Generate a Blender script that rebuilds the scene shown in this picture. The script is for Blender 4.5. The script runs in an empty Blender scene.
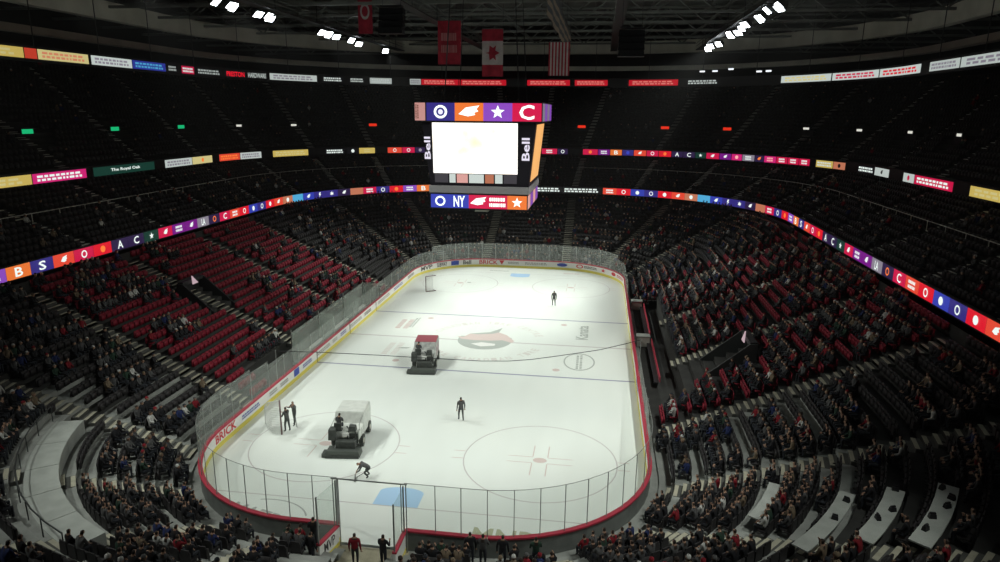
import bpy, math, random
import numpy as np
from mathutils import Vector, Matrix
R0 = random.Random(11)
C = bpy.context.scene.collection
sc = bpy.context.scene
PI = math.pi
HAZE = .0002

# ------------------------------------------------------------------ materials
def mat(name, col, rough=.7, metal=0., emit=None, es=0., noise=0., nscale=4., spec=.3):
    m = bpy.data.materials.new(name); m.use_nodes = True
    nt = m.node_tree; b = nt.nodes['Principled BSDF']
    b.inputs['Base Color'].default_value = (*col, 1)
    b.inputs['Roughness'].default_value = rough
    b.inputs['Metallic'].default_value = metal
    b.inputs['Specular IOR Level'].default_value = spec
    if emit:
        b.inputs['Emission Color'].default_value = (*emit, 1)
        b.inputs['Emission Strength'].default_value = es
    if noise:
        tc = nt.nodes.new('ShaderNodeTexCoord'); nz = nt.nodes.new('ShaderNodeTexNoise')
        nz.inputs['Scale'].default_value = nscale; nz.inputs['Detail'].default_value = 6
        mr = nt.nodes.new('ShaderNodeMapRange')
        mr.inputs['From Min'].default_value = .3; mr.inputs['From Max'].default_value = .7
        mr.inputs['To Min'].default_value = 1 - noise; mr.inputs['To Max'].default_value = 1 + noise
        mx = nt.nodes.new('ShaderNodeMix'); mx.data_type = 'RGBA'; mx.blend_type = 'MULTIPLY'
        mx.inputs[0].default_value = 1; mx.inputs[6].default_value = (*col, 1)
        nt.links.new(tc.outputs['Object'], nz.inputs['Vector'])
        nt.links.new(nz.outputs['Fac'], mr.inputs['Value'])
        nt.links.new(mr.outputs['Result'], mx.inputs[7])
        nt.links.new(mx.outputs[2], b.inputs['Base Color'])
    return m

def led(name, col, s=1.):
    m = bpy.data.materials.new(name); m.use_nodes = True
    nt = m.node_tree; b = nt.nodes['Principled BSDF']
    b.inputs['Base Color'].default_value = (.01, .01, .01, 1)
    b.inputs['Emission Color'].default_value = (*col, 1)
    b.inputs['Emission Strength'].default_value = s
    return m

def glass_mat(name, haze, hcol):
    m = bpy.data.materials.new(name); m.use_nodes = True
    nt = m.node_tree; nt.nodes.clear()
    out = nt.nodes.new('ShaderNodeOutputMaterial')
    tr = nt.nodes.new('ShaderNodeBsdfTransparent'); tr.inputs[0].default_value = (.93, .95, .94, 1)
    df = nt.nodes.new('ShaderNodeBsdfDiffuse'); df.inputs[0].default_value = (*hcol, 1)
    tl = nt.nodes.new('ShaderNodeBsdfTranslucent'); tl.inputs[0].default_value = (*hcol, 1)
    gl = nt.nodes.new('ShaderNodeBsdfGlossy'); gl.inputs['Roughness'].default_value = .08
    tc = nt.nodes.new('ShaderNodeTexCoord'); nz = nt.nodes.new('ShaderNodeTexNoise'); nz.inputs['Scale'].default_value = .5; nt.links.new(tc.outputs['Object'], nz.inputs['Vector'])
    mr = nt.nodes.new('ShaderNodeMapRange'); mr.inputs['To Min'].default_value = haze * .7; mr.inputs['To Max'].default_value = haze * 1.3
    fr = nt.nodes.new('ShaderNodeValue'); fr.outputs[0].default_value = .035
    a = nt.nodes.new('ShaderNodeMixShader'); a.inputs[0].default_value = .5
    b = nt.nodes.new('ShaderNodeMixShader'); c = nt.nodes.new('ShaderNodeMixShader')
    L = nt.links.new
    L(df.outputs[0], a.inputs[1]); L(tl.outputs[0], a.inputs[2])
    L(nz.outputs['Fac'], mr.inputs['Value']); L(mr.outputs['Result'], b.inputs[0])
    L(tr.outputs[0], b.inputs[1]); L(a.outputs[0], b.inputs[2])
    L(fr.outputs[0], c.inputs[0]); L(b.outputs[0], c.inputs[1]); L(gl.outputs[0], c.inputs[2])
    L(c.outputs[0], out.inputs['Surface'])
    return m

def ice_mat():
    m = mat('ice', (.80, .84, .79), .35, spec=.35)
    nt = m.node_tree; b = nt.nodes['Principled BSDF']; L = nt.links.new
    tc = nt.nodes.new('ShaderNodeTexCoord')
    n1 = nt.nodes.new('ShaderNodeTexNoise'); n1.inputs['Scale'].default_value = .12; n1.inputs['Detail'].default_value = 3
    mp = nt.nodes.new('ShaderNodeMapping'); mp.inputs['Scale'].default_value = (1, .18, 1)
    n2 = nt.nodes.new('ShaderNodeTexNoise'); n2.inputs['Scale'].default_value = .7; n2.inputs['Detail'].default_value = 5
    cr = nt.nodes.new('ShaderNodeMix'); cr.data_type = 'RGBA'
    cr.inputs[6].default_value = (.74, .79, .76, 1); cr.inputs[7].default_value = (.84, .87, .81, 1)
    c2 = nt.nodes.new('ShaderNodeMix'); c2.data_type = 'RGBA'; c2.blend_type = 'MULTIPLY'
    mr = nt.nodes.new('ShaderNodeMapRange'); mr.inputs['To Min'].default_value = .93; mr.inputs['To Max'].default_value = 1.06
    c2.inputs[0].default_value = 1
    L(tc.outputs['Object'], n1.inputs['Vector']); L(tc.outputs['Object'], mp.inputs[0]); L(mp.outputs[0], n2.inputs['Vector'])
    L(n1.outputs['Fac'], cr.inputs[0]); L(cr.outputs[2], c2.inputs[6]); L(n2.outputs['Fac'], mr.inputs['Value']); L(mr.outputs[0], c2.inputs[7])
    L(c2.outputs[2], b.inputs['Base Color'])
    return m

M = {}
M['ice'] = ice_mat()
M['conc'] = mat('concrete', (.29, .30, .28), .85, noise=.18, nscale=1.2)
M['conc_dark_shade'] = mat('dark_shaded_concrete', (.038, .038, .036), .9, noise=.2, nscale=1)  # dark concrete; on the lower bowl treads its tone stands in for shade
M['nosing2'] = mat('faint_nosing', (.6, .6, .54), .8); M['aisle'] = mat('aisle_concrete', (.09, .09, .082), .85, noise=.1)
M['nosing'] = mat('pale_nosing', (.42, .4, .31), .8, noise=.15, nscale=3)
M['platform'] = mat('pale_platform', (.4, .42, .39), .8, noise=.12, nscale=1.5)
M['black'] = mat('black_paint', (.02, .02, .022), .5)
M['steel'] = mat('dark_steel', (.07, .075, .075), .5, .5)
M['duct'] = mat('duct_grey', (.62, .61, .54), .6, .1, noise=.12, nscale=.4)
M['chrome'] = mat('rail_metal', (.45, .46, .45), .35, .9)
M['red_seat'] = mat('red_seat', (.21, .009, .024), .6, noise=.12, nscale=6)
M['black_seat'] = mat('black_seat', (.028, .026, .027), .6, noise=.15, nscale=6)
M['board'] = mat('white_board', (.78, .78, .75), .4)
M['board_out'] = mat('board_outer', (.16, .17, .16), .6, noise=.15, nscale=2)
M['kick'] = mat('yellow_kickplate', (.72, .62, .12), .5)
M['cap'] = mat('red_cap', (.46, .045, .075), .45)
M['glass'] = glass_mat('rink_glass', .27, (.7, .76, .7)); M['glass_clear'] = glass_mat('clear_glass', .05, (.7, .76, .7))
M['post'] = mat('stanchion', (.26, .27, .26), .5, .2)
M['ink_black'] = mat('ink_black', (.05, .05, .05), .7)
M['ink_grey'] = mat('ink_grey', (.32, .33, .31), .7)
M['ink_red'] = mat('ink_red', (.6, .05, .06), .7)
M['ink_blue'] = mat('ink_blue', (.06, .1, .4), .7)
M['ice_red'] = mat('ice_red', (.64, .53, .50), .5)
M['ice_line_red'] = mat('ice_line_red', (.56, .53, .52), .5)
M['ice_line_blue'] = mat('ice_line_blue', (.30, .31, .42), .5)
M['ice_crease'] = mat('ice_crease', (.42, .62, .84), .4)
M['ice_grey'] = mat('ice_grey', (.42, .45, .42), .5)
M['ice_pale'] = mat('ice_pale_print', (.70, .68, .64), .5)
M['ice_olive'] = mat('ice_olive', (.46, .48, .33), .5)
M['white'] = mat('white_paint', (.8, .8, .78), .5)
M['skin'] = mat('skin', (.38, .23, .16), .6)
M['hair'] = mat('dark_hair', (.03, .02, .015), .7)
M['pants'] = mat('dark_trousers', (.025, .028, .035), .8)
JK = dict(black=(.015, .015, .018), charcoal=(.07, .07, .072), navy=(.015, .025, .09), red=(.2, .01, .018), white=(.5, .5, .48), grey=(.1, .1, .1), beige=(.16, .12, .08), green=(.02, .045, .03))
for k, v in JK.items(): M['jk_' + k] = mat('jacket_' + k, v, .85, noise=.2, nscale=8)

# ------------------------------------------------------------------ mesh builder
class MB:
    def __init__(s): s.v = []; s.f = []; s.m = []
    def add(s, vs, fs, m=0):
        b = len(s.v); s.v += [tuple(v) for v in vs]; s.f += [tuple(b + i for i in f) for f in fs]; s.m += [m] * len(fs); return s
    def box(s, c, d, m=0, rz=0., taper=1., M4=None):
        x, y, z = d[0] / 2, d[1] / 2, d[2] / 2; vs = []
        for k, (a, b, e) in enumerate([(-x, -y, -z), (x, -y, -z), (x, y, -z), (-x, y, -z), (-x, -y, z), (x, -y, z), (x, y, z), (-x, y, z)]):
            if k > 3: a *= taper; b *= taper
            v = Vector((a, b, e))
            if rz: v = Matrix.Rotation(rz, 3, 'Z') @ v
            v = v + Vector(c)
            if M4: v = M4 @ v
            vs.append(v)
        return s.add(vs, [(0, 3, 2, 1), (4, 5, 6, 7), (0, 1, 5, 4), (1, 2, 6, 5), (2, 3, 7, 6), (3, 0, 4, 7)], m)
    def tube(s, pts, r, n=6, m=0, caps=True):
        pts = [Vector(p) for p in pts]; rr = r if isinstance(r, (list, tuple)) else [r] * len(pts)
        b = len(s.v)
        for i, p in enumerate(pts):
            t = (pts[min(i + 1, len(pts) - 1)] - pts[max(i - 1, 0)]).normalized()
            up = Vector((0, 0, 1)) if abs(t.z) < .9 else Vector((0, 1, 0))
            a = t.cross(up).normalized(); c = a.cross(t)
            for k in range(n):
                an = 2 * PI * k / n; s.v.append(tuple(p + (a * math.cos(an) + c * math.sin(an)) * rr[i]))
        for i in range(len(pts) - 1):
            for k in range(n):
                s.f.append((b + i * n + k, b + i * n + (k + 1) % n, b + (i + 1) * n + (k + 1) % n, b + (i + 1) * n + k)); s.m.append(m)
        if caps:
            s.f.append(tuple(b + k for k in range(n))[::-1]); s.m.append(m)
            s.f.append(tuple(b + (len(pts) - 1) * n + k for k in range(n))); s.m.append(m)
        return s
    def prism(s, poly, z0, z1, m=0):
        n = len(poly)
        vs = [(x, y, z0) for x, y in poly] + [(x, y, z1) for x, y in poly]
        return s.add(vs, [tuple(range(n))[::-1], tuple(range(n, 2 * n))] + [(i, (i + 1) % n, n + (i + 1) % n, n + i) for i in range(n)], m)
    def build(s, name, mats, parent=None, smooth=False):
        me = bpy.data.meshes.new(name); me.from_pydata(s.v, [], s.f)
        for m in (mats if isinstance(mats, (list, tuple)) else [mats]): me.materials.append(m)
        me.polygons.foreach_set('material_index', s.m)
        if smooth: me.polygons.foreach_set('use_smooth', [True] * len(s.f))
        me.update()
        o = bpy.data.objects.new(name, me); C.objects.link(o)
        if parent: o.parent = parent
        return o

def tag(o, label=None, cat=None, group=None, kind=None):
    if label: o['label'] = label
    if cat: o['category'] = cat
    if group: o['group'] = group
    if kind: o['kind'] = kind
    return o
def thing(name, label, cat, loc=(0, 0, 0), rz=0., group=None):
    o = bpy.data.objects.new(name, None); C.objects.link(o); o.location = loc; o.rotation_euler = (0, 0, rz)
    o.empty_display_size = .2
    return tag(o, label, cat, group)
def struct(name, mb, mats, parent=None):
    o = mb.build(name, mats, parent)
    if not parent: o['kind'] = 'structure'
    return o
def copy_tree(o, parent=None):
    c = o.copy(); C.objects.link(c)
    if parent: c.parent = parent
    for ch in o.children: copy_tree(ch, c)
    return c

# rounded rectangle path: starts at the left side near corner, runs up the left side, along the far end, down the right side, along the near end
class RR:
    def __init__(s, W, L, R):
        s.W, s.L, s.R = W, L, R
        q = R * PI / 2; a = 2 * (L - R); b = 2 * (W - R)
        s.seg = [a, q, b, q, a, q, b, q]; s.len = sum(s.seg)
        s.c = [0]
        for x in s.seg: s.c.append(s.c[-1] + x)
    def at(s, t):
        t %= s.len; W, L, R = s.W, s.L, s.R
        for i in range(8):
            if t <= s.c[i + 1] + 1e-9: break
        u = t - s.c[i]
        if i == 0: return (-W, -(L - R) + u, -1., 0.)
        if i == 2: return (-(W - R) + u, L, 0., 1.)
        if i == 4: return (W, (L - R) - u, 1., 0.)
        if i == 6: return ((W - R) - u, -L, 0., -1.)
        cx, cy, a0 = {1: (-(W - R), L - R, PI), 3: (W - R, L - R, PI / 2), 5: (W - R, -(L - R), 0), 7: (-(W - R), -(L - R), -PI / 2)}[i]
        a = a0 - u / R
        return (cx + R * math.cos(a), cy + R * math.sin(a), math.cos(a), math.sin(a))
    def pts(s, t0, t1, step=1.):
        ts = [t0] + [c for k in (-1, 0, 1) for c in (x + k * s.len for x in s.c) if t0 + 1e-6 < c < t1 - 1e-6] + [t1]
        ts = sorted(set(ts)); out = []
        for a, b in zip(ts, ts[1:]):
            mid = s.at((a + b) / 2); pa = s.at(a + 1e-5); curved = abs(pa[2] - mid[2]) + abs(pa[3] - mid[3]) > 1e-4
            n = max(1, int(math.ceil((b - a) / step))) if curved else 1
            out += [a + (b - a) * k / n for k in range(n)]
        out.append(ts[-1]); return out
RK = RR(12.95, 30.48, 8.53)
def rk_off(x, y):
    ax, ay = abs(x) - 4.42, abs(y) - 21.95
    if ax <= 0 or ay <= 0: return max(ax, ay) - 8.53
    return math.hypot(ax, ay) - 8.53
def strip(mb, P, t0, t1, o0, z0, o1, z1, m=0, step=1.):
    """ruled band along path P from (offset o0, height z0) to (o1, z1)"""
    ts = P.pts(t0, t1, step); b = len(mb.v)
    for t in ts:
        x, y, nx, ny = P.at(t)
        mb.v.append((x + nx * o0, y + ny * o0, z0)); mb.v.append((x + nx * o1, y + ny * o1, z1))
    for i in range(len(ts) - 1):
        mb.f.append((b + 2 * i, b + 2 * i + 2, b + 2 * i + 3, b + 2 * i + 1)); mb.m.append(m)
def band(mb, P, t0, t1, oa, ob, za, zb, m=0, step=1.):
    """solid curb: rectangular section oa..ob by za..zb"""
    strip(mb, P, t0, t1, oa, za, oa, zb, m, step); strip(mb, P, t0, t1, oa, zb, ob, zb, m, step)
    strip(mb, P, t0, t1, ob, zb, ob, za, m, step); strip(mb, P, t0, t1, ob, za, oa, za, m, step)
    for t in (t0, t1):
        x, y, nx, ny = P.at(t)
        mb.add([(x + nx * o, y + ny * o, z) for o, z in ((oa, za), (ob, za), (ob, zb), (oa, zb))], [(0, 1, 2, 3)], m)

# text as flat 2-D mesh data
_tc = {}
def text2d(s):
    if s in _tc: return _tc[s]
    cu = bpy.data.curves.new('t', 'FONT'); cu.body = s; cu.size = 1; cu.resolution_u = 2; cu.offset = .02
    o = bpy.data.objects.new('t', cu); C.objects.link(o)
    dg = bpy.context.evaluated_depsgraph_get(); me = bpy.data.meshes.new_from_object(o.evaluated_get(dg))
    vs = [(v.co.x, v.co.y) for v in me.vertices]; fs = [tuple(p.vertices) for p in me.polygons]
    bpy.data.objects.remove(o); bpy.data.curves.remove(cu); bpy.data.meshes.remove(me)
    x0 = min(v[0] for v in vs); x1 = max(v[0] for v in vs); y0 = min(v[1] for v in vs); y1 = max(v[1] for v in vs)
    vs = [((x - x0) / (x1 - x0), (y - y0) / (y1 - y0)) for x, y in vs]
    _tc[s] = (vs, fs); return _tc[s]
def put2d(mb, data, fn, m=0):
    vs, fs = data; mb.add([fn(u, v) for u, v in vs], fs, m)
def ngon(cx, cy, rx, ry, n=12, a0=0): return [(cx + rx * math.cos(a0 + 2 * PI * k / n), cy + ry * math.sin(a0 + 2 * PI * k / n)) for k in range(n)]
def shape(kind):
    """small 2-D crest shapes in the unit square"""
    if kind == 'disc': return (ngon(.5, .5, .42, .42), [tuple(range(12))])
    if kind == 'ring':
        a = ngon(.5, .5, .46, .46, 14); b = ngon(.5, .5, .3, .3, 14)
        return (a + b, [(i, (i + 1) % 14, 14 + (i + 1) % 14, 14 + i) for i in range(14)])
    if kind == 'star':
        p = [(.5 + (.48 if k % 2 == 0 else .2) * math.cos(PI / 2 + k * PI / 5), .5 + (.48 if k % 2 == 0 else .2) * math.sin(PI / 2 + k * PI / 5)) for k in range(10)]
        return (p + [(.5, .5)], [(i, (i + 1) % 10, 10) for i in range(10)])
    if kind == 'bolt': return ([(.35, 1), (.75, 1), (.55, .6), (.8, .6), (.25, 0), (.42, .45), (.2, .45)], [(0, 1, 2), (0, 2, 5), (0, 5, 6), (2, 3, 5), (3, 4, 5)])
    if kind == 'wing': return ([(0, .35), (.35, .8), (1, .95), (.85, .7), (.95, .55), (.75, .45), (.8, .3), (.45, .2)], [(0, 1, 7), (1, 2, 3), (1, 3, 5), (3, 4, 5), (1, 5, 7), (5, 6, 7)])
    if kind == 'leaf': return ([(.5, 0), (.55, .25), (.95, .3), (.8, .55), (.95, .75), (.65, .7), (.5, 1), (.35, .7), (.05, .75), (.2, .55), (.05, .3), (.45, .25), (.5, .5)], [(i, (i + 1) % 12, 12) for i in range(12)])
    if kind == 'rows':
        vs = []; fs = []
        r = random.Random(3)
        for j in range(2):
            x = 0
            while x < .93:
                w = r.uniform(.04, .12); b = len(vs)
                vs += [(x, .08 + .5 * j), (min(1, x + w), .08 + .5 * j), (min(1, x + w), .4 + .5 * j), (x, .4 + .5 * j)]; fs.append((b, b + 1, b + 2, b + 3)); x += w + .03
        return (vs, fs)
    return text2d(kind)

# ------------------------------------------------------------------ ice sheet and markings
mb = MB(); ts = RK.pts(0, RK.len, .9)[:-1]
mb.prism([RK.at(t)[:2] for t in ts][::-1], -.08, 0, 0)
ice = struct('ice_floor', mb, M['ice'])
def mark(name, mb, m, label=None):
    o = mb.build(name, m, ice)
    if label: o['label'] = label
    return o
Z = .004
def rect_line(name, x0, x1, y0, y1, m, z=Z):
    mb = MB(); mb.add([(x0, y0, z), (x1, y0, z), (x1, y1, z), (x0, y1, z)], [(0, 1, 2, 3)]); return mark(name, mb, m)
def ring_line(name, cx, cy, r, m, w=.05, n=48, z=Z, a0=0, a1=2 * PI, rx=1., ry=1.):
    mb = MB()
    for k in range(n):
        a, b = a0 + (a1 - a0) * k / n, a0 + (a1 - a0) * (k + 1) / n
        mb.add([(cx + rx * (r - w) * math.cos(a), cy + ry * (r - w) * math.sin(a), z), (cx + rx * (r + w) * math.cos(a), cy + ry * (r + w) * math.sin(a), z),
                (cx + rx * (r + w) * math.cos(b), cy + ry * (r + w) * math.sin(b), z), (cx + rx * (r - w) * math.cos(b), cy + ry * (r - w) * math.sin(b), z)], [(0, 1, 2, 3)])
    return mark(name, mb, m)
for y in (-7.62, 7.62): rect_line('blue_line', -12.95, 12.95, y - .1, y + .1, M['ice_line_blue'])
rect_line('centre_line', -12.95, 12.95, -.1, .1, M['ice_line_red'])
gx = 4.42 + math.sqrt(8.53 ** 2 - (27.13 - 21.95) ** 2)
for y in (-27.13, 27.13): rect_line('goal_line', -gx, gx, y - .035, y + .035, M['ice_line_red'])
for cy in (-21.03, 21.03):
    for cx in (-6.71, 6.71):
        ring_line('faceoff_circle', cx, cy, 4.57, M['ice_line_red'], .035)
        mb = MB(); mb.add([(x, y, Z) for x, y in ngon(cx, cy, .42, .3, 16)], [tuple(range(16))]); mark('faceoff_spot', mb, M['ice_red'])
        mb = MB()
        for sx in (-1, 1):
            for sy in (-1, 1):
                x0, y0 = cx + sx * .45, cy + sy * .35
                for dx, dy, w, h in ((sx * .75, 0, 1.5, .05), (0, sy * .75, .06, 1.4)):
                    mb.add([(x0 + dx - w / 2, y0 + dy - h / 2, Z), (x0 + dx + w / 2, y0 + dy - h / 2, Z), (x0 + dx + w / 2, y0 + dy + h / 2, Z), (x0 + dx - w / 2, y0 + dy + h / 2, Z)], [(0, 1, 2, 3)])
            for sy in (-1, 1):
                x0, y0 = cx + sx * 4.95, cy + sy * .45
                mb.add([(x0 - .35, y0 - .03, Z), (x0 + .35, y0 - .03, Z), (x0 + .35, y0 + .03, Z), (x0 - .35, y0 + .03, Z)], [(0, 1, 2, 3)])
        mark('faceoff_hash_marks', mb, M['ice_red'])
for sx, sy in ((-6.7, -6.1), (6.7, -6.1), (-6.7, 6.1), (6.7, 6.1)):
    mb = MB(); mb.add([(x, y, Z) for x, y in ngon(sx, sy, .3, .3, 14)], [tuple(range(14))]); mark('faceoff_spot', mb, M['ice_red'])
for cx, sg in ((-.42, -1), (0, 1)):
    pts = [(cx - 1.22, sg * 27.1), (cx + 1.22, sg * 27.1), (cx + 1.22, sg * 25.75)] + [(cx + 1.22 * math.cos(a), sg * (25.75 - .5 * math.sin(a))) for a in np.linspace(.3, PI - .3, 7)] + [(cx - 1.22, sg * 25.75)]
    mb = MB(); mb.add([(x, y, .006) for x, y in pts], [tuple(range(len(pts)))]); mark('goal_crease', mb, M['ice_crease'])
# centre crest: helmeted head in profile inside a ring of words
mb = MB()
def poly(mb, pts, z, m): mb.add([(x, y, z) for x, y in pts], [tuple(range(len(pts)))], m)
disc = [(-.2 + 2.5 * math.cos(a), .35 + 2.6 * math.sin(a)) for a in np.linspace(PI * .9, PI * 2.12, 16)]
poly(mb, disc, .005, 0)
poly(mb, [(-2.9, 1.0), (-2.3, .9), (-1.9, 1.9), (-.9, 2.3), (-.1, 2.6), (.9, 4.1), (.75, 2.7), (1.6, 2.0), (2.5, .4), (2.3, -.1), (1.4, .5), (.3, .2), (-1.2, .1), (-2.4, .3)], .008, 1)
poly(mb, [(-1.9, 1.9), (-.9, 2.3), (-.1, 2.6), (.9, 4.1), (.75, 2.7), (.2, 2.2), (-1.1, 1.8)], .010, 0)
poly(mb, [(-1.3, -.9), (-.4, -.35), (.9, -.6), (.9, -1.1), (-.3, -1.5)], .010, 2)
mark('centre_crest', mb, [M['ice_grey'], M['ice_red'], M['board']], 'round crest with helmeted head in pale red and grey')
def arc_text(txt, r, a_mid, span, top, m, h=.75, cx=-.2, cy=.35, rx=1.):
    mb = MB(); n = len(txt)
    for i, ch in enumerate(txt):
        if ch == ' ': continue
        a = a_mid + (span / 2 - span * (i + .5) / n) * (1 if top else -1)
        c, s = math.cos(a), math.sin(a); px, py = cx + rx * r * c, cy + r * s
        tx, ty = (s, -c) if top else (-s, c); ux, uy = (c, s) if top else (-c, -s)
        w = h * .62
        put2d(mb, text2d(ch), lambda u, v: (px + tx * (u - .5) * w + ux * (v - .5) * h, py + ty * (u - .5) * w + uy * (v - .5) * h, Z + .002))
    return mark('lettering', mb, m)
arc_text('CANADIAN TIRE CENTRE', 5.15, PI / 2, 2.5, True, M['ice_pale'])
arc_text('CENTRE CANADIAN TIRE', 5.15, -PI / 2, 2.5, False, M['ice_pale'])
def ice_text(txt, cx, cy, w, h, ang, m, name='lettering', z=Z + .002):
    mb = MB(); c, s = math.cos(ang), math.sin(ang)
    put2d(mb, shape(txt), lambda u, v: (cx + (u - .5) * w * c - (v - .5) * h * s, cy + (u - .5) * w * s + (v - .5) * h * c, z)); return mark(name, mb, m)
ice_text('rows', -8.75, 3.9, 3.0, 1.5, PI / 2, M['ice_red'], 'printed_advert'); ice_text('rows', -7.9, 4.5, 3.2, .5, PI / 2, M['ice_grey'], 'printed_advert')
ice_text('rows', -7.8, -3.2, 3.2, 1.6, PI / 2, M['ice_pale'], 'printed_advert'); ice_text('wing', -6.9, -3.0, 1.2, .5, 0, M['ice_grey'], 'printed_advert')
ice_text('Kanata', 8.55, 4.0, 4.2, 1.15, PI / 2, M['ice_grey'])
ring_line('advert_ring', 8.5, -3.9, 1.25, M['ice_grey'], .06, 30, rx=1.0, ry=1.55); ice_text('rows', 8.5, -3.9, 3.4, .6, PI / 2, M['ice_grey'], 'printed_advert')
ice_text('MAZDA', -6.9, -29.0, 4.1, .95, -.28, M['ice_grey'])
ring_line('advert_ring', -6.9, -29.3, 2.4, M['ice_grey'], .05, 16, a0=.35, a1=1.9, ry=.75)
ice_text('MNP', 5.55, -28.95, 3.0, 1.35, 0, M['ice_olive'])
ice_text('rows', -2.9, 28.3, 2.6, .55, 0, M['ice_grey'], 'printed_advert'); ice_text('rows', 6.5, 28.3, 2.1, .7, 0, M['ice_red'], 'printed_advert')
ice_text('disc', -5.7, 21.4, .6, .5, 0, M['ice_grey'], 'printed_advert')

# ------------------------------------------------------------------ dasher boards with glass
NE0, NE1 = RK.c[6], RK.c[7]                       # near end runs from x=+4.42 to x=-4.42
GX0, GX1 = -2.1, 1.17                             # gate opening
s_gR = NE0 + (4.42 - GX1); s_gL = NE0 + (4.42 - GX0)
T0, T1 = s_gL - RK.len, s_gR                      # boards run from the gate's left post round to its right post
boards = thing('rink_boards', 'white advertising boards with yellow kickplate, red cap and glass around the ice', 'rink boards')
mb = MB(); band(mb, RK, T0, T1, .0, .12, .3, 1.0, 0, .8); mb.build('board_face', M['board'], boards)
mb = MB(); band(mb, RK, T0, T1, -.02, .1, 0, .3, 0, .8); mb.build('kickplate', M['kick'], boards)['label'] = 'yellow kickplate'
mb = MB(); band(mb, RK, T0, T1, -.04, .2, 1.0, 1.09, 0, .8); mb.build('cap_rail', M['cap'], boards)['label'] = 'red cap rail'
mb = MB(); strip(mb, RK, T0, T1, .13, 0, .13, 1.0, 0, .8); strip(mb, RK, T0, T1, .12, 0, .12, 1.0, 0, .8); mb.build('outer_panel', M['board_out'], boards)
def glass_h(t):
    x, y, nx, ny = RK.at(t)
    if y < -20: return 3.5
    if y < -14: return 3.5 - (y + 20) / 6 * .8
    if y < 20: return 2.7
    if y < 26: return 2.7
    return 3.25
ts = []; t = T0
while t < T1 - .3:
    ts.append(t); x, y, nx, ny = RK.at(t); t += 1.22 if y < -21 else (2.44 if abs(y) < 21.9 else 1.8)
ts.append(T1)
bench_gap = lambda y: (-9 < y < 13)
nglass = 0
for a, b in zip(ts, ts[1:]):
    x, y, nx, ny = RK.at((a + b) / 2)
    if x > 12 and bench_gap(y): continue
    h = glass_h((a + b) / 2)
    mb = MB(); strip(mb, RK, a + .02, b - .02, .08, 1.09, .08, h, 0, .65)
    mb.build('glass_pane', M['glass_clear'] if (y < -27 or (x > 5 and y < -10)) else M['glass'], boards); nglass += 1
    x, y, nx, ny = RK.at(a)
    mb = MB(); mb.box((0, 0, (h + 1.05) / 2), (.035, .03, h - 1.05), 0)
    o = mb.build('stanchion', M['post'] if y < -15 else M['chrome'], boards); o.location = (x + nx * .085, y + ny * .085, 0); o.rotation_euler = (0, 0, math.atan2(ny, nx) + PI / 2)
# top edge of the near glass
for (a, b) in ((T0, 6.), (RK.c[5] - 7, T1)):
    mb = MB(); tt = RK.pts(a, b, .8)
    P = [RK.at(t) for t in tt]; mb.tube([(p[0] + p[2] * .085, p[1] + p[3] * .085, glass_h(t)) for p, t in zip(P, tt)], .018, 4); mb.build('glass_top_trim', M['post'], boards)
# adverts printed on the boards: (from, to, words or shape, ink)
ADS = [(-1.1, 1.45, 'BRICK', 'red'), (2.2, 4.6, 'rows', 'blue'), (6., 7.2, 'rows', 'grey'), (7.7, 9., 'rows', 'grey'), (10., 10.9, 'SQ', 'blue'), (11.6, 13.3, 'rows', 'blue'), (14.3, 17.2, 'rows', 'grey'),
       (17.7, 18.8, 'rows', 'grey'), (19.6, 21., 'rows', 'blue'), (22.1, 25.3, 'rows', 'grey'), (26, 28, 'rows', 'black'), (30.3, 34.4, 'rows', 'grey'), (36, 39.5, 'rows', 'blue'), (41.7, 44.4, 'rows', 'black'), (46.5, 48.8, 'MVP', 'black'),
       (49.6, 51.2, 'SUBWAY', 'black'), (51.8, 52.9, 'SQ', 'blue'), (53.5, 54.6, 'Bell', 'black'), (55.7, 58.2, 'BRICK', 'red'), (58.4, 59.1, 'TRI', 'red'), (59.6, 61.1, 'rows', 'grey'), (61.9, 64.9, 'rows', 'grey'),
       (66., 67.7, 'disc', 'blue'), (68.7, 69.8, 'ring', 'red'), (69.9, 71.9, 'rows', 'black'), (72.5, 73.4, 'star', 'red'), (74.5, 75.7, 'disc', 'red'), (76, 78.4, 'rows', 'red'), (80, 82, 'rows', 'blue'), (90, 94, 'rows', 'grey'), (100, 104, 'rows', 'red'), (110, 113, 'rows', 'blue')]
for a, b, w, ink in ADS:
    mb = MB(); h = .34 if w in ('rows',) else .56
    z0 = .66 - h / 2
    if w == 'SQ': data = ([(0, 0), (1, 0), (1, 1), (0, 1)], [(0, 1, 2, 3)])
    elif w == 'TRI': data = ([(.5, 0), (1, 1), (0, 1)], [(0, 1, 2)])
    else: data = shape(w)
    def fn(u, v):
        x, y, nx, ny = RK.at(a + (b - a) * u); return (x - nx * .024, y - ny * .024, z0 + v * h)
    put2d(mb, data, fn); mb.build('advert', M['ink_' + ink], boards)
# board joints seen as dark uprights where lines meet the left boards
mb = MB()
for y in (-7.62, 0, 7.62): mb.box((-12.93, y, .55), (.03, .06, 1.1))
mb.build('line_marker', M['ink_black'], boards)
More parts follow.
